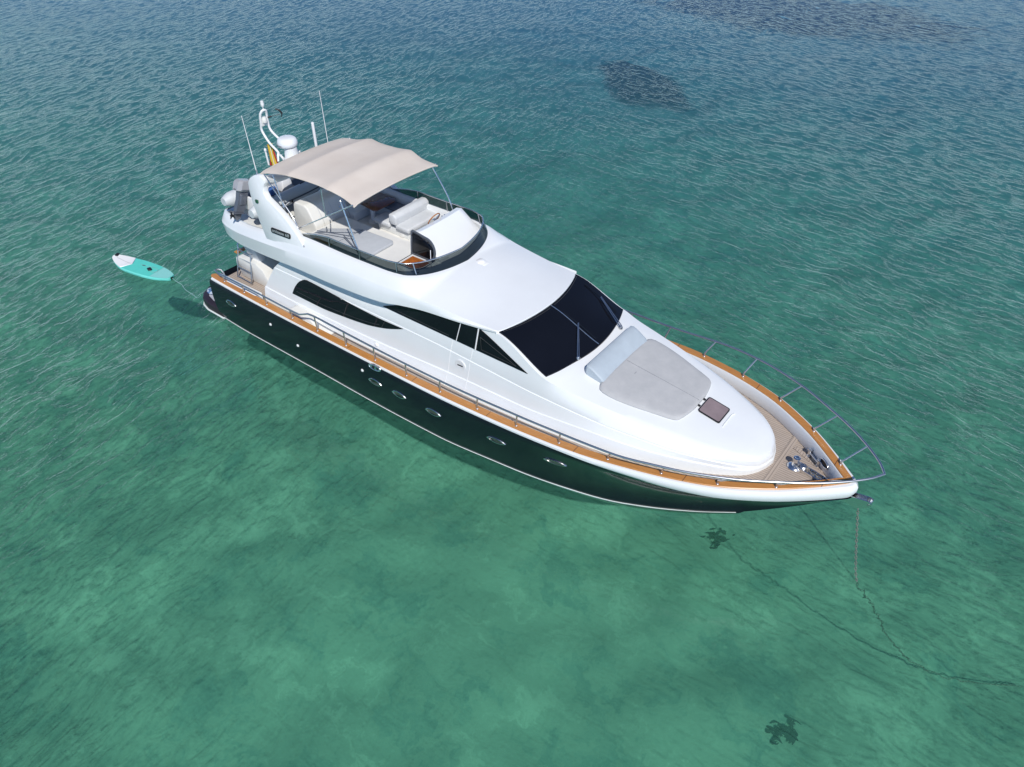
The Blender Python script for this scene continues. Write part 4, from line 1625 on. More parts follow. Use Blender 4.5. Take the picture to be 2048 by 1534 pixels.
# radar dome on a pedestal
mb = MB()
mb.lathe([(0.0, 0.0), (0.18, 0.0), (0.26, 0.025), (0.285, 0.08), (0.28, 0.14), (0.25, 0.22), (0.20, 0.255), (0.11, 0.27), (0.0, 0.275)], (-6.66, -0.03, 5.38), n=36)
dm = part(mb, 'radar_dome', 'dome', smooth=60)
mb = MB()
mb.lathe([(0.0, 0.0), (0.30, 0.0), (0.20, 0.14), (0.17, 0.40), (0.0, 0.40)], (-6.56, -0.03, 4.98), n=24)
part(mb, 'dome_pedestal', 'dome', dm)
mb = MB()
for y_ in range(9):
    a = R(-118 + y_ * 5.2)
    mb.box((0.018 if y_ % 3 else 0.026, 0.006, 0.03 if y_ % 2 else 0.04), (-6.66 + 0.287 * math.cos(a), -0.03 + 0.287 * math.sin(a), 5.38 + 0.09), (0, 0, a + R(90)), 0)
part(mb, 'dome_lettering', 'greytext', dm)
# mast hoop raked aft, with lamps
mb = MB()
L_ = [(-6.60, -0.30, 5.12), (-6.75, -0.26, 5.16), (-6.96, -0.16, 5.12), (-7.06, -0.13, 5.18), (-7.38, -0.11, 5.34), (-7.62, -0.10, 5.62), (-7.60, -0.10, 5.82), (-7.56, -0.10, 6.06), (-7.52, -0.06, 6.17)]
R_ = [(-7.50, 0.0, 6.20), (-7.50, 0.07, 6.17), (-7.53, 0.10, 6.04), (-7.56, 0.11, 5.78), (-7.50, 0.12, 5.58), (-7.16, 0.13, 5.38), (-6.90, 0.16, 5.22), (-6.75, 0.26, 5.16), (-6.60, 0.30, 5.12)]
mb.tube(spline(L_ + R_, 5), 0.034, 10)
mb.tube(spline([(-6.98, -0.15, 5.10), (-6.92, -0.22, 5.16), (-6.86, -0.30, 4.98)], 5), 0.03, 8)
mast = part(mb, 'mast_hoop', 'white', smooth=60)
mb = MB()
mb.tube([(-7.50, 0, 6.20), (-7.50, 0, 6.33)], 0.014, 8)
mb.lathe([(0.0, 0.0), (0.035, 0.0), (0.05, 0.05), (0.05, 0.09), (0.045, 0.10), (0.05, 0.11), (0.045, 0.15), (0.0, 0.16)], (-7.50, 0, 6.30), n=16)
part(mb, 'anchor_lamp', 'white', mast)
mb = MB()
mb.lathe([(0.0, 0.0), (0.07, 0.0), (0.075, 0.04), (0.07, 0.10), (0.05, 0.15), (0.0, 0.16)], (-7.55, 0.0, 5.85), n=16)
mb.box((0.03, 0.22, 0.22), (-7.58, 0, 5.86), (0, 0, 0), 0.01)
part(mb, 'steaming_lamp', 'cream', mast)
mb = MB()
mb.tube(spline([(-7.42, 0.17, 6.00), (-7.28, 0.36, 6.03)], 2), 0.007, 5)
mb.tube(spline([(-7.32, 0.26, 6.20), (-7.26, 0.33, 6.16), (-7.22, 0.38, 6.06), (-7.26, 0.37, 5.96)], 4), [0.02] * 4 + [0.028] * 5 + [0.015] * 4, 6)
mb.tube([(-7.50, 0.09, 5.97), (-7.42, 0.17, 6.00)], 0.02, 6)
part(mb, 'wind_sensor', 'black', mast)
# whip aerials
for (b, t_, r0) in (((-6.15, -1.54, 5.28), (-6.27, -1.54, 6.77), 0.011), ((-6.82, 1.52, 4.55), (-6.86, 1.52, 6.46), 0.011)):
    mb = MB()
    B_, T_ = Vector(b), Vector(t_)
    mb.tube([B_, B_.lerp(T_, 0.3), T_], [0.014, 0.012, 0.007], 7)
    ae = part(mb, 'whip_aerial', 'white', smooth=60)
    mb = MB()
    mb.lathe([(0.0, -0.10), (0.05, -0.10), (0.045, -0.06), (0.025, -0.02), (0.022, 0.07), (0.0, 0.07)], B_, n=12)
    part(mb, 'aerial_foot', 'satin', ae)
mb = MB()
mb.tube([(-6.76, 1.02, 4.6), (-6.76, 1.02, 5.70)], 0.042, 12)
mb.lathe([(0.042, 0.0), (0.035, 0.02), (0.0, 0.025)], (-6.76, 1.02, 5.70), n=12)
part(mb, 'satellite_aerial', 'white', smooth=50)
mb = MB()
mb.tube([(-7.05, -0.5, 4.9), (-7.08, -0.5, 5.30)], 0.026, 10)
mb.lathe([(0.026, 0.0), (0.036, 0.01), (0.036, 0.07), (0.02, 0.09), (0.0, 0.09)], (-7.08, -0.5, 5.28), n=12)
part(mb, 'stern_lamp_post', 'white', smooth=50)

# ---- awning (bimini)
_bx = ([-6.04, -5.94, -5.80, -4.92, -3.48, -3.30, -2.60, -2.5], [5.30, 5.345, 5.385, 5.565, 5.615, 5.60, 5.455, 5.425])
BX = lambda x: float(np.interp(x, _bx[0], _bx[1]))
mb = MB()
nx_, ny_ = 59, 24
bows = [-6.02, -4.92, -3.42, -2.5]
rows = []
for i in range(nx_ + 1):
    x = -6.04 + 3.54 * i / nx_
    row = []
    for j in range(ny_ + 1):
        v = -1 + 2 * j / ny_
        dist = min(abs(x - b_) for b_ in bows)
        sag = -0.05 * math.sin(min(1, dist / 0.60) * math.pi / 2) * (1 - 0.6 * abs(v) ** 3)
        edge = 0.075 * math.sin(min(1, dist / 0.6) * math.pi / 2)
        y = v * (1.52 - edge)
        z = BX(x) + 0.075 * (1 - v * v) + sag - 0.035 * max(0, abs(v) - 0.9) / 0.1
        row.append((x, y, z))
    rows.append(row)
mb.grid(rows)
mb.grid([[(p[0], p[1], p[2] - 0.012) for p in r_] for r_ in rows])
for rr in (rows[0], rows[-1], [r_[0] for r_ in rows], [r_[-1] for r_ in rows]):
    mb.grid([rr, [(p[0], p[1], p[2] - 0.012) for p in rr]])
# hemmed front and aft pockets
mb.tube([(p[0] + 0.004, p[1], p[2] - 0.02) for p in rows[-1]], 0.026, 8)
mb.tube([(p[0] - 0.004, p[1], p[2] - 0.02) for p in rows[0]], 0.026, 8)
aw = part(mb, 'awning', 'canvas', weld=0.0005, smooth=50)
frame_tubes = [
    ('awning_pole', [(-2.44, -1.58, 4.12), (-2.62, -1.56, 4.55), (-2.90, -1.53, 5.28), (-2.97, -1.51, 5.42)]),
    ('awning_pole', [(-2.06, 1.60, 4.12), (-2.25, 1.60, 4.55), (-2.58, 1.58, 5.05), (-2.68, 1.54, 5.25), (-2.72, 1.50, 5.42)]),
    ('awning_pole', [(-5.86, -1.53, 5.32), (-5.40, -1.60, 4.95), (-4.85, -1.63, 4.45), (-4.60, -1.68, 4.10), (-4.22, -1.90, 3.86)]),
    ('awning_pole', [(-5.86, 1.53, 5.32), (-5.40, 1.60, 4.95), (-4.85, 1.63, 4.45), (-4.60, 1.68, 4.10), (-4.22, 1.90, 3.86)]),
    ('awning_brace', [(-4.74, -1.62, 4.12), (-2.52, -1.52, 5.42)]),
    ('awning_brace', [(-4.74, 1.62, 4.12), (-2.52, 1.52, 5.42)]),
    ('awning_strut', [(-3.66, -1.50, 5.52), (-3.58, -1.54, 4.78)]),
    ('awning_strut', [(-3.66, 1.50, 5.52), (-3.58, 1.54, 4.78)]),
    ('awning_strut', [(-5.55, -1.48, 5.36), (-5.25, -1.55, 4.55)]),
    ('awning_strut', [(-5.90, -1.50, 5.20), (-5.88, -1.58, 4.66)]),
]
for nm, p in frame_tubes:
    mb = MB()
    mb.tube(spline(p, 5) if len(p) > 2 else p, 0.018 if 'pole' in nm else 0.015, 8)
    part(mb, nm, 'steel', aw, smooth=60)
for b_ in (-4.92, -3.42):
    mb = MB()
    mb.tube([(b_, 1.47 * v, BX(b_) + 0.075 * (1 - v * v) - 0.035) for v in lin(-1, 1, 17)], 0.015, 8)
    part(mb, 'awning_bow', 'steel', aw, smooth=60)
# chromed folding rail beside the sunpad
mb = MB()
mb.tube([(-4.35, -1.30, 4.05), (-3.30, -0.98, 4.08)], 0.013, 7)
mb.tube([(-3.62, -1.06, 4.07), (-2.75, -1.35, 3.98)], 0.013, 7)
mb.tube([(-4.30, -1.02, 4.05), (-4.32, -1.02, 3.83)], 0.02, 7)
part(mb, 'sunpad_rail', 'satin', smooth=60)

# ---- cockpit
mb = MB()
prof = [(-8.05, 1.42), (-8.25, 1.80), (-8.20, 2.02), (-8.05, 2.10), (-7.25, 2.12), (-6.95, 1.98), (-6.72, 1.62), (-6.78, 1.42)]
mb.prism([(x, -1.55, z) for x, z in prof], (0, 0.75, 0), 0.035, 2)
part(mb, 'cockpit_locker', 'cream', smooth=40)
mb = MB()
prof = [(-8.05, 1.42), (-8.25, 1.80), (-8.15, 2.0), (-7.4, 2.02), (-7.35, 1.42)]
mb.prism([(x, -0.80, z) for x, z in prof], (0, 1.6, 0), 0.05, 3)
part(mb, 'cockpit_bench', 'cream', smooth=40)
mb = MB()
prof = [(-8.05, 1.42), (-8.25, 1.80), (-8.20, 2.02), (-8.05, 2.10), (-7.25, 2.12), (-6.95, 1.98), (-6.72, 1.62), (-6.78, 1.42)]
mb.prism([(x, 0.80, z) for x, z in prof], (0, 0.75, 0), 0.035, 2)
part(mb, 'cockpit_locker', 'cream', smooth=40)
for sg in (-1, 1):
    mb = MB()
    mb.prism([(-7.78, sg * 1.15, 2.08), (-7.20, sg * 1.15, 2.10), (-7.30, sg * 1.35, 2.9), (-7.75, sg * 1.35, 2.9)], (0, sg * 0.22, 0.0), 0.04, 2)
    part(mb, 'overhang_support', 'gelcoat')
for sg in (-1, 1):
    mb = MB()
    mb.box((1.95, 0.24, 0.26), (-7.42, sg * 2.16, 1.53), (0, R(-1.5), 0), 0.03, 2)
    part(mb, 'cockpit_coaming', 'gelcoat')
# saloon doors, dark, behind the cockpit
mb = MB()
mb.box((0.03, 2.6, 1.45), (-6.05, 0, 2.2), (0, R(14), 0))
part(mb, 'saloon_door', 'glass')
mb = MB()
mb.box((0.5, 0.95, 0.035), (-6.55, -0.35, 2.08), (0, 0, 0), 0.012)
mb.lathe([(0, 0), (0.05, 0), (0.05, 0.62), (0, 0.62)], (-6.55, -0.35, 1.44), n=12)
part(mb, 'cockpit_table', 'wood')
# boarding ladder hooked on the locker
mb = MB()
a0, a1 = Vector((-8.10, -1.70, 1.44)), Vector((-7.40, -1.72, 1.44))
b0, b1 = Vector((-8.10, -1.46, 2.30)), Vector((-7.50, -1.47, 2.30))
mb.tube([b0 + Vector((0, 0.12, -0.03)), b0, a0], 0.02, 7)
mb.tube([b1 + Vector((0, 0.12, -0.03)), b1, a1], 0.02, 7)
for t in (0.03, 0.38, 0.72, 0.98):
    mb.tube([a0.lerp(b0, t), a1.lerp(b1, t)], 0.022, 7)
part(mb, 'boarding_ladder', 'satin', smooth=60)
# taffrail on the transom
mb = MB()
mb.tube([(-8.35, -1.30, 2.08), (-8.36, -1.28, 2.30), (-8.36, -1.10, 2.33), (-8.36, 1.10, 2.33), (-8.36, 1.28, 2.30), (-8.35, 1.30, 2.08)], 0.02, 7)
part(mb, 'taffrail', 'steel', smooth=60)
mb = MB()
mb.box((0.16, 2.9, 0.05), (-8.30, 0, 2.09), (0, 0, 0), 0.015)
part(mb, 'transom_cap', 'cap')
mb = MB()
mb.box((0.14, 4.2, 0.9), (-8.42, 0, 0.93), (0, R(-6), 0), 0.04)
part(mb, 'transom', 'plum')

# ---- swim platform
mb = MB()
out = []
for (x, y) in [(-8.4, 2.34), (-9.2, 2.33), (-9.55, 2.24), (-9.78, 2.05), (-9.90, 1.75), (-9.98, 1.0), (-10.0, 0.0)]:
    out.append((x, y))
full = [(x, -y) for x, y in out] + [(x, y) for x, y in reversed(out[:-1])]
mb.prism([(x, y, 0.10) for x, y in full], (0, 0, 0.32), 0.05, 3)
sp = part(mb, 'swim_platform', 'plum', smooth=40)
mb = MB()
ins = [(-8.45 if x > -8.5 else x + 0.13, y * 0.925) for x, y in full]
mb.prism([(x, y, 0.42) for x, y in ins], (0, 0, 0.012))
part(mb, 'platform_deck', 'platform', sp)
mb = MB()
pts = [(x - 0.012 if x < -8.6 else x, y * 1.004, 0.13) for x, y in full]
mb.tube(pts, 0.03, 6)
part(mb, 'platform_stripe', 'boot', sp)

# ================================================================== loose things on the yacht
# bow sunpad
k = NT('grey_sunpad_fabric')
co = k.coord()
f = k.noise(co, 4, 4, 0.6)
k.l(k.ramp(f, [(0.3, (0.425, 0.43, 0.435)), (0.7, (0.485, 0.485, 0.485))]), k.p.inputs['Base Color'])
k.p.inputs['Roughness'].default_value = 0.88
wr = k.noise(k.mapping(co, (2.0, 5.0, 1), (0, 0, 0.6)), 2.2, 5, 0.65, 1.2)
k.l(k.bump(k.noise(co, 240, 2, 0.5), 0.2, 0.002, k.bump(wr, 0.35, 0.012)), k.p.inputs['Normal'])
M['sunpad'] = k.m


def pad_half(x):
    return cs([4.42, 4.47, 4.55, 4.68, 4.9, 5.3, 5.8, 6.1, 6.22, 6.29, 6.33, 6.39, 6.40], [0.98, 1.14, 1.20, 1.215, 1.20, 1.125, 0.985, 0.90, 0.85, 0.78, 0.66, 0.34, 0.26])(x)


pad = empty('bow_sunpad', (5.4, 0, 2.83))
tag(pad, 'large flat grey sunbathing pad on the foredeck between the windscreen and the bow hatch', 'sunpad')
for sg in (-1, 1):
    m_ = MB()
    xs = [4.42, 4.45, 4.5, 4.6, 4.75] + lin(4.95, 6.0, 12) + [6.1, 6.18, 6.24, 6.29, 6.33, 6.37, 6.395, 6.40]
    top, bot = [], []
    for x in xs:
        h_ = pad_half(x)
        e_ = min(1, (x - 4.42) / 0.05, (6.40 - x) / 0.05)
        row = []
        for v in [0.004, 0.2, 0.4, 0.6, 0.8, 0.92, 0.97, 1.0]:
            y = h_ * v
            th = 0.075 * max(0.15, min(1, (1 - v) / 0.045, e_ + 0.25)) ** 0.5
            row.append((x - 5.4, sg * y, house_top(x, y) + th - 2.83))
        top.append(row)
        bot.append([(x - 5.4, sg * h_ * v, house_top(x, h_ * v) + 0.002 - 2.83) for v in (0.004, 0.5, 1.0)])
    m_.grid(top)
    m_.grid([[r_[-1] for r_ in top], [r_[-1] for r_ in bot]])
    m_.grid([[top[0][0], top[0][3], top[0][-1]], bot[0]])
    m_.grid([[top[-1][0], top[-1][3], top[-1][-1]], bot[-1]])
    m_.grid([[r_[0] for r_ in top], [r_[0] for r_ in bot]])
    m_.build('pad_half', M['sunpad'], pad, smooth=50)
m_ = MB()
m_.tube([(x - 5.4, 0.0, house_top(x, 0) + 0.072 - 2.83) for x in lin(4.5, 6.37, 20)], 0.006, 4)
m_.tube([(4.86 - 5.4, -1.17 * v, house_top(4.86, 1.17 * v) + 0.073 - 2.83) for v in (0.16, 0.2, 0.24)], 0.006, 4)
m_.build('pad_seam', M['slate'], pad)

# bolster across the head of the pad
bol = empty('bolster_cushion', (4.25, 0, 3.0))
tag(bol, 'pale blue wedge bolster cushion lying across the windscreen end of the foredeck sunpad', 'cushion')
m_ = MB()
prof = [(-0.25, 0.0), (-0.285, 0.08), (-0.27, 0.20), (-0.24, 0.255), (-0.19, 0.27), (-0.06, 0.215), (0.18, 0.065), (0.245, -0.01), (0.235, -0.06)]
rows = []
for y, sc in [(-1.0, 0.80), (-0.985, 0.93), (-0.95, 1.0)] + [(yy, 1.0) for yy in lin(-0.8, 0.8, 9)] + [(0.95, 1.0), (0.985, 0.93), (1.0, 0.80)]:
    rows.append([(x * sc, y, 0.05 + (z - 0.05) * sc) for x, z in prof])
m_.grid(rows, close_v=True)
m_.poly(rows[0])
m_.poly(rows[-1])
m_.build('cushion_body', M['bolster'], bol, smooth=40)
m_ = MB()
for q in (3, 7):
    m_.tube([r_[q] for r_ in rows], 0.007, 5)
m_.build('piping', M['bolster'], bol)

# flybridge sunpad
fp = empty('flybridge_sunpad', (-3.45, -0.7, 3.825))
tag(fp, 'thin grey sunbathing cushion on the upper deck floor beside the starboard coaming', 'sunpad')
m_ = MB()
ol = [(-2.58, -0.28), (-2.50, -0.36), (-2.50, -1.30), (-2.62, -1.45), (-3.4, -1.56), (-4.55, -1.56), (-4.58, -0.95), (-3.80, -0.38), (-3.66, -0.32)]
m_.prism([(x + 3.45, y + 0.7, 0.0) for x, y in ol], (0, 0, 0.085), 0.025, 3)
m_.build('cushion_body', M['cushion'], fp, smooth=40)
m_ = MB()
m_.tube([(-3.62 + 3.45, -0.36 + 0.7, 0.087), (-3.70 + 3.45, -1.54 + 0.7, 0.087)], 0.006, 4)
m_.build('cushion_seam', M['slate'], fp)

# tender stowed athwart the boat deck, with its outboard
ten = empty('inflatable_tender', (-7.35, 0.1, 3.41))
tag(ten, 'pale grey inflatable tender stowed crosswise on the upper aft deck behind the radar arch', 'dinghy')
# local frame: forward of the tender = +y
TZ = 0.52
for sg in (-1, 1):
    m_ = MB()
    p = [(sg * 0.62, -1.72, TZ), (sg * 0.62, -1.50, TZ), (sg * 0.62, -0.6, TZ), (sg * 0.62, 0.4, TZ + 0.02), (sg * 0.56, 1.0, TZ + 0.06), (sg * 0.38, 1.42, TZ + 0.12), (sg * 0.13, 1.62, TZ + 0.16), (0, 1.66, TZ + 0.165)]
    sp_ = spline(p, 6)
    rr = []
    for q in range(len(sp_)):
        y = sp_[q].y
        rr.append(0.12 + 0.085 * min(1, (y + 1.72) / 0.22) if y < -1.50 else 0.205)
    m_.tube(sp_, rr, 16)
    tb_ = m_.build('buoyancy_tube', M['tube'], ten, smooth=60)
    m_ = MB()
    m_.tube([(q.x + sg * 0.205, q.y, q.z - 0.01) for q in sp_[8:26]], 0.022, 6)
    m_.build('rubbing_strake', M['slate'], tb_)
m_ = MB()
rows = []
for y in lin(-1.38, 1.45, 14):
    wdt = 0.50 * (1 - max(0, (y - 0.5) / 1.0) ** 2 * 0.9)
    kz_ = 0.10 + max(0, (y - 0.4)) ** 2 * 0.28
    rows.append([(-wdt, y, TZ - 0.05), (-wdt * 0.8, y, kz_ + 0.14), (0, y, kz_), (wdt * 0.8, y, kz_ + 0.14), (wdt, y, TZ - 0.05)])
m_.grid(rows)
m_.poly(rows[0])
m_.build('tender_hull', M['tender_hull'], ten, smooth=50)
m_ = MB()
m_.box((0.95, 2.5, 0.03), (0, -0.1, TZ - 0.06), (0, 0, 0), 0.01)
m_.build('tender_floor', M['slate'], ten)
m_ = MB()
m_.box((0.95, 0.06, 0.42), (0, -1.36, TZ + 0.03), (0, 0, 0), 0.015)
m_.build('transom_board', M['white'], ten)
m_ = MB()
m_.prism([(-0.22, -0.25, TZ - 0.04), (-0.22, 0.15, TZ - 0.04), (-0.22, 0.10, TZ + 0.40), (-0.22, -0.08, TZ + 0.46), (-0.22, -0.22, TZ + 0.34)], (0.44, 0, 0), 0.04, 3)
m_.build('tender_console', M['white'], ten, smooth=40)
m_ = MB()
m_.box((0.8, 0.36, 0.22), (0, -0.72, TZ + 0.06), (0, 0, 0), 0.05)
m_.build('tender_seat', M['slate'], ten)
m_ = MB()
for yy, x_ in ((-0.95, 0.62), (0.2, 0.62), (0.75, 0.60), (-0.3, -0.62), (0.6, -0.62)):
    m_.tube([(x_ * 0.97, yy - 0.10, TZ + 0.19), (x_ * 0.97, yy - 0.07, TZ + 0.235), (x_ * 0.97, yy + 0.07, TZ + 0.235), (x_ * 0.97, yy + 0.10, TZ + 0.19)], 0.014, 6)
m_.build('grab_handle', M['black'], ten)
m_ = MB()
m_.box((0.14, 0.02, 0.09), (0.815, -0.45, TZ - 0.03), (0, R(10), 0), 0.004)
m_.build('tender_badge', M['black'], ten)
for yy in (-0.75, 0.65):
    m_ = MB()
    m_.prism([(-0.62, yy, 0.0), (0.62, yy, 0.0), (0.58, yy, 0.30), (0.30, yy, 0.24), (0.0, yy, 0.12), (-0.30, yy, 0.24), (-0.58, yy, 0.30)], (0, 0.08, 0))
    m_.build('chock', M['black'], ten)
# outboard: cowl, mid leg, gearcase, propeller (stands behind the transom board)
ob = MB()
ob.prism([(-0.13, -1.44, TZ + 0.02), (0.13, -1.44, TZ + 0.02), (0.12, -1.64, TZ + 0.0), (-0.12, -1.64, TZ + 0.0)], (0, 0.0, 0.32), 0.03, 2)
rows = []
for z, hw, y0, y1 in [(TZ + 0.42, 0.13, -1.66, -1.40), (TZ + 0.15, 0.11, -1.66, -1.42), (TZ - 0.08, 0.115, -1.70, -1.44), (TZ - 0.24, 0.075, -1.70, -1.48)]:
    rows.append([(-hw, y1, z), (-hw * 0.6, y0, z), (hw * 0.6, y0, z), (hw, y1, z)])
ob.grid(rows, close_v=True)
obo = ob.build('outboard_motor', M['motor'], ten, smooth=45)
m_ = MB()
rows = []
for z, hw, y0, y1 in [(TZ + 0.40, 0.14, -1.72, -1.28), (TZ + 0.43, 0.165, -1.76, -1.24), (TZ + 0.60, 0.165, -1.75, -1.22), (TZ + 0.68, 0.15, -1.72, -1.25), (TZ + 0.715, 0.11, -1.66, -1.32)]:
    rows.append([(hw * a, (y0 + y1) / 2 + (y1 - y0) / 2 * b, z) for a, b in [(1, 0.6), (0.7, 1), (-0.7, 1), (-1, 0.6), (-1, -0.6), (-0.6, -1), (0.6, -1), (1, -0.6)]])
m_.grid(rows, close_v=True)
m_.poly(rows[0])
m_.poly(rows[-1])
m_.build('cowling', M['motor_light'], obo, smooth=25)
m_ = MB()
m_.tube([(0, -1.79, TZ + 0.445), (0.165, -1.64, TZ + 0.445), (0.165, -1.36, TZ + 0.445), (0, -1.23, TZ + 0.445), (-0.165, -1.36, TZ + 0.445), (-0.165, -1.64, TZ + 0.445)], 0.022, 6, closed=True)
m_.box((0.06, 0.05, 0.05), (0, -1.30, TZ + 0.72), (0, 0, 0), 0.015)
m_.build('cowling_band', M['slate'], obo)
m_ = MB()
m_.box((0.26, 0.34, 0.02), (0, -1.62, TZ - 0.22), (0, 0, 0), 0.008)
m_.prism([(-0.035, -1.48, TZ - 0.22), (-0.035, -1.74, TZ - 0.22), (-0.035, -1.72, TZ - 0.38), (-0.035, -1.62, TZ - 0.46), (-0.035, -1.52, TZ - 0.38)], (0.07, 0, 0), 0.015, 2)
m_.build('gearcase', M['motor'], obo)
m_ = MB()
for a in range(3):
    m_.box((0.11, 0.02, 0.07), (0.06 * math.cos(2.09 * a), -1.79, TZ - 0.31 + 0.06 * math.sin(2.09 * a)), (R(20), -2.09 * a, 0), 0.008, 1)
m_.tube([(0, -1.70, TZ - 0.31), (0, -1.84, TZ - 0.31)], 0.03, 8)
m_.build('propeller', M['black'], obo)
# the motor is tilted: head inboard, propeller outboard
tilt = Matrix.Translation((0, -1.42, TZ + 0.18)) @ Matrix.Rotation(R(-20), 4, 'X') @ Matrix.Translation((0, 1.42, -TZ - 0.18))
for q in [obo] + [o for o in bpy.data.objects if o.parent == obo]:
    q.data.transform(tilt)

# blue fuel can in the tender
bc = empty('fuel_can', (-7.02, -0.62, 4.02))
tag(bc, 'small blue can standing in the tender near its outboard motor', 'can')
m_ = MB()
m_.box((0.18, 0.30, 0.24), (0, 0, 0.12), (R(8), 0, R(20)), 0.04, 3)
m_.build('can_body', M['blue'], bc, smooth=40)
m_ = MB()
m_.tube([(0, -0.1, 0.24), (0, -0.08, 0.29), (0, 0.08, 0.29), (0, 0.1, 0.24)], 0.014, 6)
m_.build('can_handle', M['white'], bc)

# ensign hanging from the mast
fl = empty('ensign', (-7.50, -0.02, 4.50))
tag(fl, 'red and yellow striped flag hanging limp below the white mast hoop', 'flag')
k = NT('red_yellow_ensign_cloth')
co = k.coord('Generated')
sx = k.n('ShaderNodeSeparateXYZ')
k.l(co, sx.inputs[0])
nz_ = k.noise(k.coord(), 6, 3, 0.5)
e = k.math('ADD', sx.outputs[0], k.math('MULTIPLY', k.math('SUBTRACT', nz_, 0.5), 0.12))
k.l(k.ramp(e, [(0.0, (0.42, 0.035, 0.02)), (0.36, (0.42, 0.035, 0.02)), (0.37, (0.62, 0.46, 0.05)), (0.70, (0.62, 0.46, 0.05)), (0.71, (0.42, 0.035, 0.02))], 'CONSTANT'), k.p.inputs['Base Color'])
k.p.inputs['Roughness'].default_value = 0.8
m_ = MB()
rows = []
for i in range(19):
    u = i / 18
    row = []
    for j in range(15):
        v = j / 14
        wd = 0.16 + 0.22 * (1 - v)
        row.append(((u - 0.5) * wd * 1.5 - 0.02 * v, 0.07 * math.sin(u * 11 + v * 2) * (1.1 - 0.6 * v) + 0.05 * (1 - v), v * 0.74 + 0.1 * (u - 0.5) * v))
    rows.append(row)
m_.grid(rows)
m_.build('flag_cloth', k.m, fl, smooth=60)
m_ = MB()
m_.tube([(0.05, 0.0, -0.45), (0.02, 0.0, 0.2), (-0.02, 0.0, 0.86)], 0.011, 6)
m_.build('flag_staff', M['white'], fl)

# net bag on the swim platform
nb_ = empty('net_bag', (-9.42, -1.86, 0.435))
tag(nb_, 'blue and white patterned bundle lying on the pale swim platform at the stern', 'bag')
k = NT('blue_white_patterned_cloth')
f = k.noise(k.coord(), 9, 4, 0.6, 1.0)
k.l(k.ramp(f, [(0.40, (0.03, 0.07, 0.17)), (0.48, (0.14, 0.27, 0.48)), (0.56, (0.55, 0.60, 0.66))]), k.p.inputs['Base Color'])
k.p.inputs['Roughness'].default_value = 0.8
m_ = MB()
rows = []
for i in range(13):
    a = i / 12
    row = []
    for j in range(16):
        th = 2 * math.pi * j / 16
        r_ = math.sin(a * math.pi) ** 0.6
        row.append((-0.32 + 0.64 * a, 0.17 * r_ * math.cos(th) * (1 + 0.2 * math.sin(5 * a + th * 2)), 0.05 + 0.06 * r_ * math.sin(th) * (1 + 0.3 * math.sin(7 * a + th * 3))))
    rows.append(row)
m_.grid(rows, close_v=True)
m_.build('bag_body', k.m, nb_, smooth=60)
m_ = MB()
m_.tube(spline([(-0.3, 0.0, 0.06), (-0.4, 0.08, 0.03), (-0.36, 0.18, 0.02), (-0.2, 0.2, 0.02)], 5), 0.012, 6)
m_.build('bag_cord', M['black'], nb_)

# ================================================================== things on the water
# paddle board
bd = empty('paddle_board', (-13.22, -2.10, 0.0))
tag(bd, 'turquoise and white stand-up paddle board floating astern of the yacht on a tow line', 'paddle board')
nose = Vector((-14.62, -2.34))
tail = Vector((-11.93, -1.86))
axis = (tail - nose)
BL = axis.length
ang = math.atan2(axis.y, axis.x)
bd.rotation_euler = (0, 0, ang)
bc_ = (nose + tail) / 2
bd.location = (bc_.x, bc_.y, 0.0)
half = cs([0, 0.02, 0.06, 0.15, 0.30, 0.45, 0.60, 0.75, 0.88, 0.96, 0.99, 1.0], [0.0, 0.10, 0.18, 0.29, 0.385, 0.41, 0.40, 0.36, 0.275, 0.19, 0.13, 0.06])


def brow(u, v, z):
    return ((u - 0.5) * BL, v, z)


def board_z(u):
    return 0.10 + 0.12 * max(0, 0.25 - u) ** 1.5 / 0.125


m_ = MB()
us = [0, 0.004, 0.012, 0.025, 0.05] + lin(0.08, 0.95, 28) + [0.97, 0.985, 0.995, 1.0]
rows = []
for u in us:
    h_ = half(u)
    zt = board_z(u)
    rows.append([brow(u, -h_ * 0.93, zt), brow(u, -h_, zt - 0.03), brow(u, -h_ * 0.98, zt - 0.09), brow(u, -h_ * 0.8, zt - 0.12), brow(u, h_ * 0.8, zt - 0.12), brow(u, h_ * 0.98, zt - 0.09), brow(u, h_, zt - 0.03), brow(u, h_ * 0.93, zt)])
m_.grid(rows, close_v=True)
m_.build('board_body', M['turq_rail'], bd, smooth=50)
def deck_patch(name, u0f, u1, mat, z, vs_=0.90, n=16):
    q = MB()
    rws = []
    for i in range(n + 1):
        row = []
        for j in range(11):
            v = -1 + 2 * j / 10
            u0 = u0f(v) if callable(u0f) else u0f
            u1_ = u1(v) if callable(u1) else u1
            u = u0 + (u1_ - u0) * i / n
            row.append(brow(u, v * half(u) * vs_, board_z(u) + z))
        rws.append(row)
    q.grid(rws)
    return q.build(name, mat, bd)


joint = lambda v: 0.315 - 0.075 * abs(v) + 0.0
deck_patch('nose_panel', 0.006, joint, M['white'], 0.006, 0.985)
deck_patch('deck_pad', lambda v: joint(v) + 0.012, 0.74, M['turq'], 0.007)
deck_patch('tail_pad', 0.745, 0.985, M['board_pale'], 0.007)
m_ = MB()
m_.tube([brow(joint(v) + 0.005, v * half(joint(v)) * 0.97, board_z(joint(v)) + 0.007) for v in lin(-1, 1, 17)], 0.008, 5)
m_.build('deck_joint', M['satin'], bd)
m_ = MB()
m_.tube([brow(u, 0, board_z(u) + 0.009) for u in lin(0.05, 0.3, 12)], 0.005, 4)
m_.build('nose_seam', M['satin'], bd)
m_ = MB()
m_.box((0.10, 0.16, 0.05), brow(0.03, 0.10, board_z(0.03) + 0.02), (0, R(10), R(20)), 0.015)
m_.build('nose_handle', M['black'], bd)
m_ = MB()
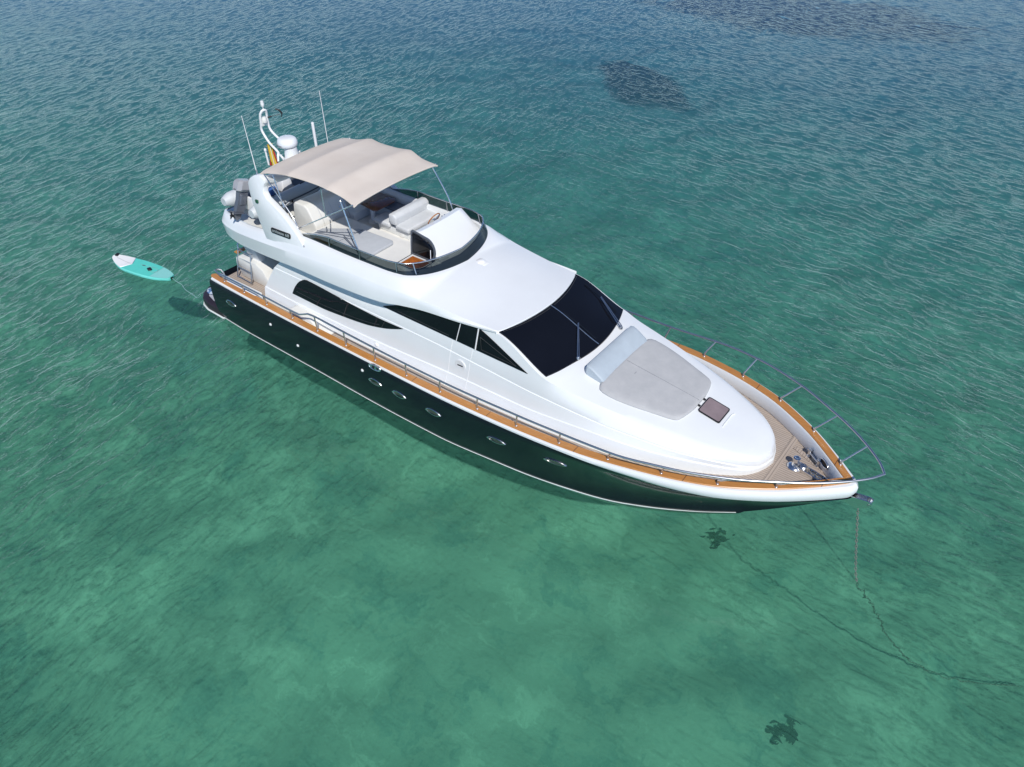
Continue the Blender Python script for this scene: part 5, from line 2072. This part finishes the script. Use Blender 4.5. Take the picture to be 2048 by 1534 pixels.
m_.box((0.16, 0.13, 0.06), brow(0.635, -0.02, 0.145), (0, 0, R(-25)), 0.02)
m_.build('ankle_cuff', M['black'], bd)
m_ = MB()
m_.tube(spline([brow(0.44, 0.10, 0.12), brow(0.52, 0.10, 0.12), brow(0.62, 0.14, 0.12), brow(0.72, 0.12, 0.12), brow(0.75, 0.0, 0.12), brow(0.71, -0.10, 0.12), brow(0.655, -0.07, 0.13)], 6), 0.008, 5)
m_.build('leash', M['rope'], bd)
m_ = MB()
m_.box((0.14, 0.03, 0.02), brow(0.49, 0.10, 0.118), (0, 0, R(5)), 0.006)
m_.build('carry_grip', M['slate'], bd)

# tow rope from the platform corner to the board
tr_ = MB()
pts = spline([(-9.86, -2.12, 0.30), (-10.1, -2.12, 0.10), (-10.5, -2.04, 0.03), (-11.0, -1.99, 0.015), (-11.35, -1.88, 0.015), (-11.66, -1.88, 0.03), (-11.90, -1.86, 0.06)], 8)
tr_.tube(pts, 0.011, 6)
tro = tr_.build('tow_rope', M['rope'], smooth=60)
tag(tro, 'thin pale tow line between the swim platform and the paddle board', 'rope')

# anchor chain from the roller down to the seabed
ac = MB()
rnd = random.Random(4)
pts = spline([(10.13, 0.0, 1.86), (10.25, -0.03, 1.4), (10.48, -0.13, 0.6), (10.69, -0.20, 0.0), (10.98, -0.05, -0.5), (11.25, 0.25, -1.1), (11.62, 0.62, -2.0), (12.1, 1.15, -3.0), (12.7, 1.7, -3.9), (13.6, 2.3, -4.4), (15.0, 3.2, -4.47)], 8)
pts = [p if p.z > -0.1 else p + Vector((rnd.uniform(-0.05, 0.05), rnd.uniform(-0.05, 0.05), 0)) for p in pts]
chain_links(ac, pts, 0.072, 0.008, 0.021)
aco = ac.build('anchor_chain', M['chain'], smooth=60)
tag(aco, 'galvanised anchor chain hanging from the bow roller into the green water', 'chain')

# seagrass meadows on the bottom, and dark flecks modelled in place of surface reflections
k = NT('dark_reflection_fleck')
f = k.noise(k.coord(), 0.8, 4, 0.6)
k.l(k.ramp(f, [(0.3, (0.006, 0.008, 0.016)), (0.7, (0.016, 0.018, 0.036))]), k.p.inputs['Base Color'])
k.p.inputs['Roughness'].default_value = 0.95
M['seagrass'] = k.m  # near-black of the imitated reflection flecks; the meadows have their own material


k = NT('soft_edged_seagrass')
k.t.nodes.remove(k.p)
at = k.n('ShaderNodeAttribute')
at.attribute_name = 'cover'
co = k.coord()
f = k.noise(co, 0.9, 5, 0.65, 0.4)
dn = k.math('SUBTRACT', k.math('MULTIPLY', at.outputs['Fac'], 3.0), k.math('MULTIPLY', f, 1.25))
df = k.n('ShaderNodeBsdfDiffuse')
k.l(k.ramp(k.noise(co, 3, 3, 0.6), [(0.3, (0.006, 0.008, 0.020)), (0.7, (0.016, 0.018, 0.045))]), df.inputs[0])
tp = k.n('ShaderNodeBsdfTransparent')
mx = k.n('ShaderNodeMixShader')
k.l(k.math('MULTIPLY', dn, 1.1, True), mx.inputs[0])
k.l(tp.outputs[0], mx.inputs[1])
k.l(df.outputs[0], mx.inputs[2])
k.l(mx.outputs[0], k.out.inputs[0])
M['meadow'] = k.m


def meadow(cx, cy, rx, ry, rz, seed):
    """a low bed of seagrass whose cover thins out towards a ragged edge"""
    rnd = random.Random(seed)
    ph = [(rnd.uniform(0, 6.28), rnd.uniform(0.3, 1)) for _ in range(8)]
    m_ = MB()
    n = 72
    ts = [0.02, 0.2, 0.4, 0.55, 0.7, 0.82, 0.92, 1.0]
    rows, dens = [], []
    for t in ts:
        row = []
        for q in range(n):
            a = 2 * math.pi * q / n
            e_ = 1 + sum(0.28 * p[1] / (i + 1) * math.sin((i + 1) * a + p[0]) for i, p in enumerate(ph))
            x, y = 1.45 * rx * e_ * t * math.cos(a), 1.45 * ry * e_ * t * math.sin(a)
            x, y = x * math.cos(rz) - y * math.sin(rz), x * math.sin(rz) + y * math.cos(rz)
            row.append((x, y, bed_z(cx + x, cy + y) + 4.55 + 0.05 + 0.30 * (1 - t) ** 0.6 * (1 + 0.2 * math.sin(9 * a + t * 13))))
            dens.append(1 - t)
        rows.append(row)
    m_.grid(rows, close_v=True)
    o = m_.build('seagrass_meadow', M['meadow'], smooth=60)
    atr = o.data.attributes.new('cover', 'FLOAT', 'POINT')
    for i, d_ in enumerate(dens):
        atr.data[i].value = d_
    o.location = (cx, cy, -4.55)
    return o


g = meadow(-16.2, 37.6, 4.4, 2.7, R(-30), 3)
tag(g, 'dark seagrass patch under the water, alone, nearest the yacht beyond its port side', 'seagrass', 'seagrass patches under the water', 'stuff')
g = meadow(-13.5, 63.5, 13.0, 6.0, R(12), 11)
tag(g, 'wide dark seagrass patch under the water along the top edge of the view', 'seagrass', 'seagrass patches under the water', 'stuff')


def dark_reflection(cx, cy, seed, rz, label):
    """loose dark flecks modelled on the bottom to imitate a broken reflection"""
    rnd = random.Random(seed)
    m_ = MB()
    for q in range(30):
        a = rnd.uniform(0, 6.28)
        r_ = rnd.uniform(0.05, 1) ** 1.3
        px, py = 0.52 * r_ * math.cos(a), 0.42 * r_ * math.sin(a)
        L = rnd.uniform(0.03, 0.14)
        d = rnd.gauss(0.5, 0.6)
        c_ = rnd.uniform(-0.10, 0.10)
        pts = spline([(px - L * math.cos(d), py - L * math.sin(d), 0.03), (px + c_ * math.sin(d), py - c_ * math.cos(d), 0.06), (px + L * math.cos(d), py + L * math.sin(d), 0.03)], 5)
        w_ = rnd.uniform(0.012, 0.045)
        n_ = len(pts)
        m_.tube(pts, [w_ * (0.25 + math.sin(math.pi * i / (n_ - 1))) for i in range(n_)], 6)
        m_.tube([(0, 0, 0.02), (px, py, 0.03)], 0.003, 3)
    o = m_.build('reflection_flecks', M['seagrass'], smooth=60)  # this key holds the near-black of the imitated reflection, not seagrass
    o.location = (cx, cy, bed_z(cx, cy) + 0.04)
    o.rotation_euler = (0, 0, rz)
    tag(o, label, 'seaweed', 'modelled reflection flecks under the water')  # not seaweed: dark flecks that imitate a broken reflection


dark_reflection(6.75, 3.0, 5, R(30), 'ragged black flecks imitating a reflection, under the water just below the starboard bow')
dark_reflection(10.65, -1.75, 9, R(10), 'ragged black flecks imitating a reflection, under the water near the bottom right of the view')


def split_pieces(o):
    """give every separate piece of a part its own object"""
    bm = bmesh.new()
    bm.from_mesh(o.data)
    bm.verts.ensure_lookup_table()
    seen = {}
    n = 0
    for v in bm.verts:
        if v in seen:
            continue
        stack = [v]
        seen[v] = n
        while stack:
            q = stack.pop()
            for e in q.link_edges:
                r_ = e.other_vert(q)
                if r_ not in seen:
                    seen[r_] = n
                    stack.append(r_)
        n += 1
    if n < 2:
        bm.free()
        return
    ids = [seen[v] for v in bm.verts]
    bm.free()
    base = o.name.split('.')[0]
    src = o.data
    mats = list(src.materials)
    for q in range(n):
        b2 = bmesh.new()
        b2.from_mesh(src)
        b2.verts.ensure_lookup_table()
        bmesh.ops.delete(b2, geom=[v for v, i_ in zip(b2.verts, ids) if i_ != q], context='VERTS')
        me = bpy.data.meshes.new(base)
        b2.to_mesh(me)
        b2.free()
        for m_ in mats:
            me.materials.append(m_)
        if q == 0:
            o.data = me
        else:
            c = o.copy()
            c.data = me
            c.name = base
            COL.objects.link(c)


for o in list(bpy.data.objects):
    if o.type == 'MESH' and o.name.split('.')[0] in ('window_bar', 'window_pillar', 'side_door_joint', 'hawse_opening', 'pane_border', 'door_knob', 'door_joint', 'grab_handle', 'hatch_hinge', 'throttle_lever', 'deck_margin_planks', 'wheel_spokes', 'piping', 'sunpad_rail', 'pad_seam'):
        split_pieces(o)
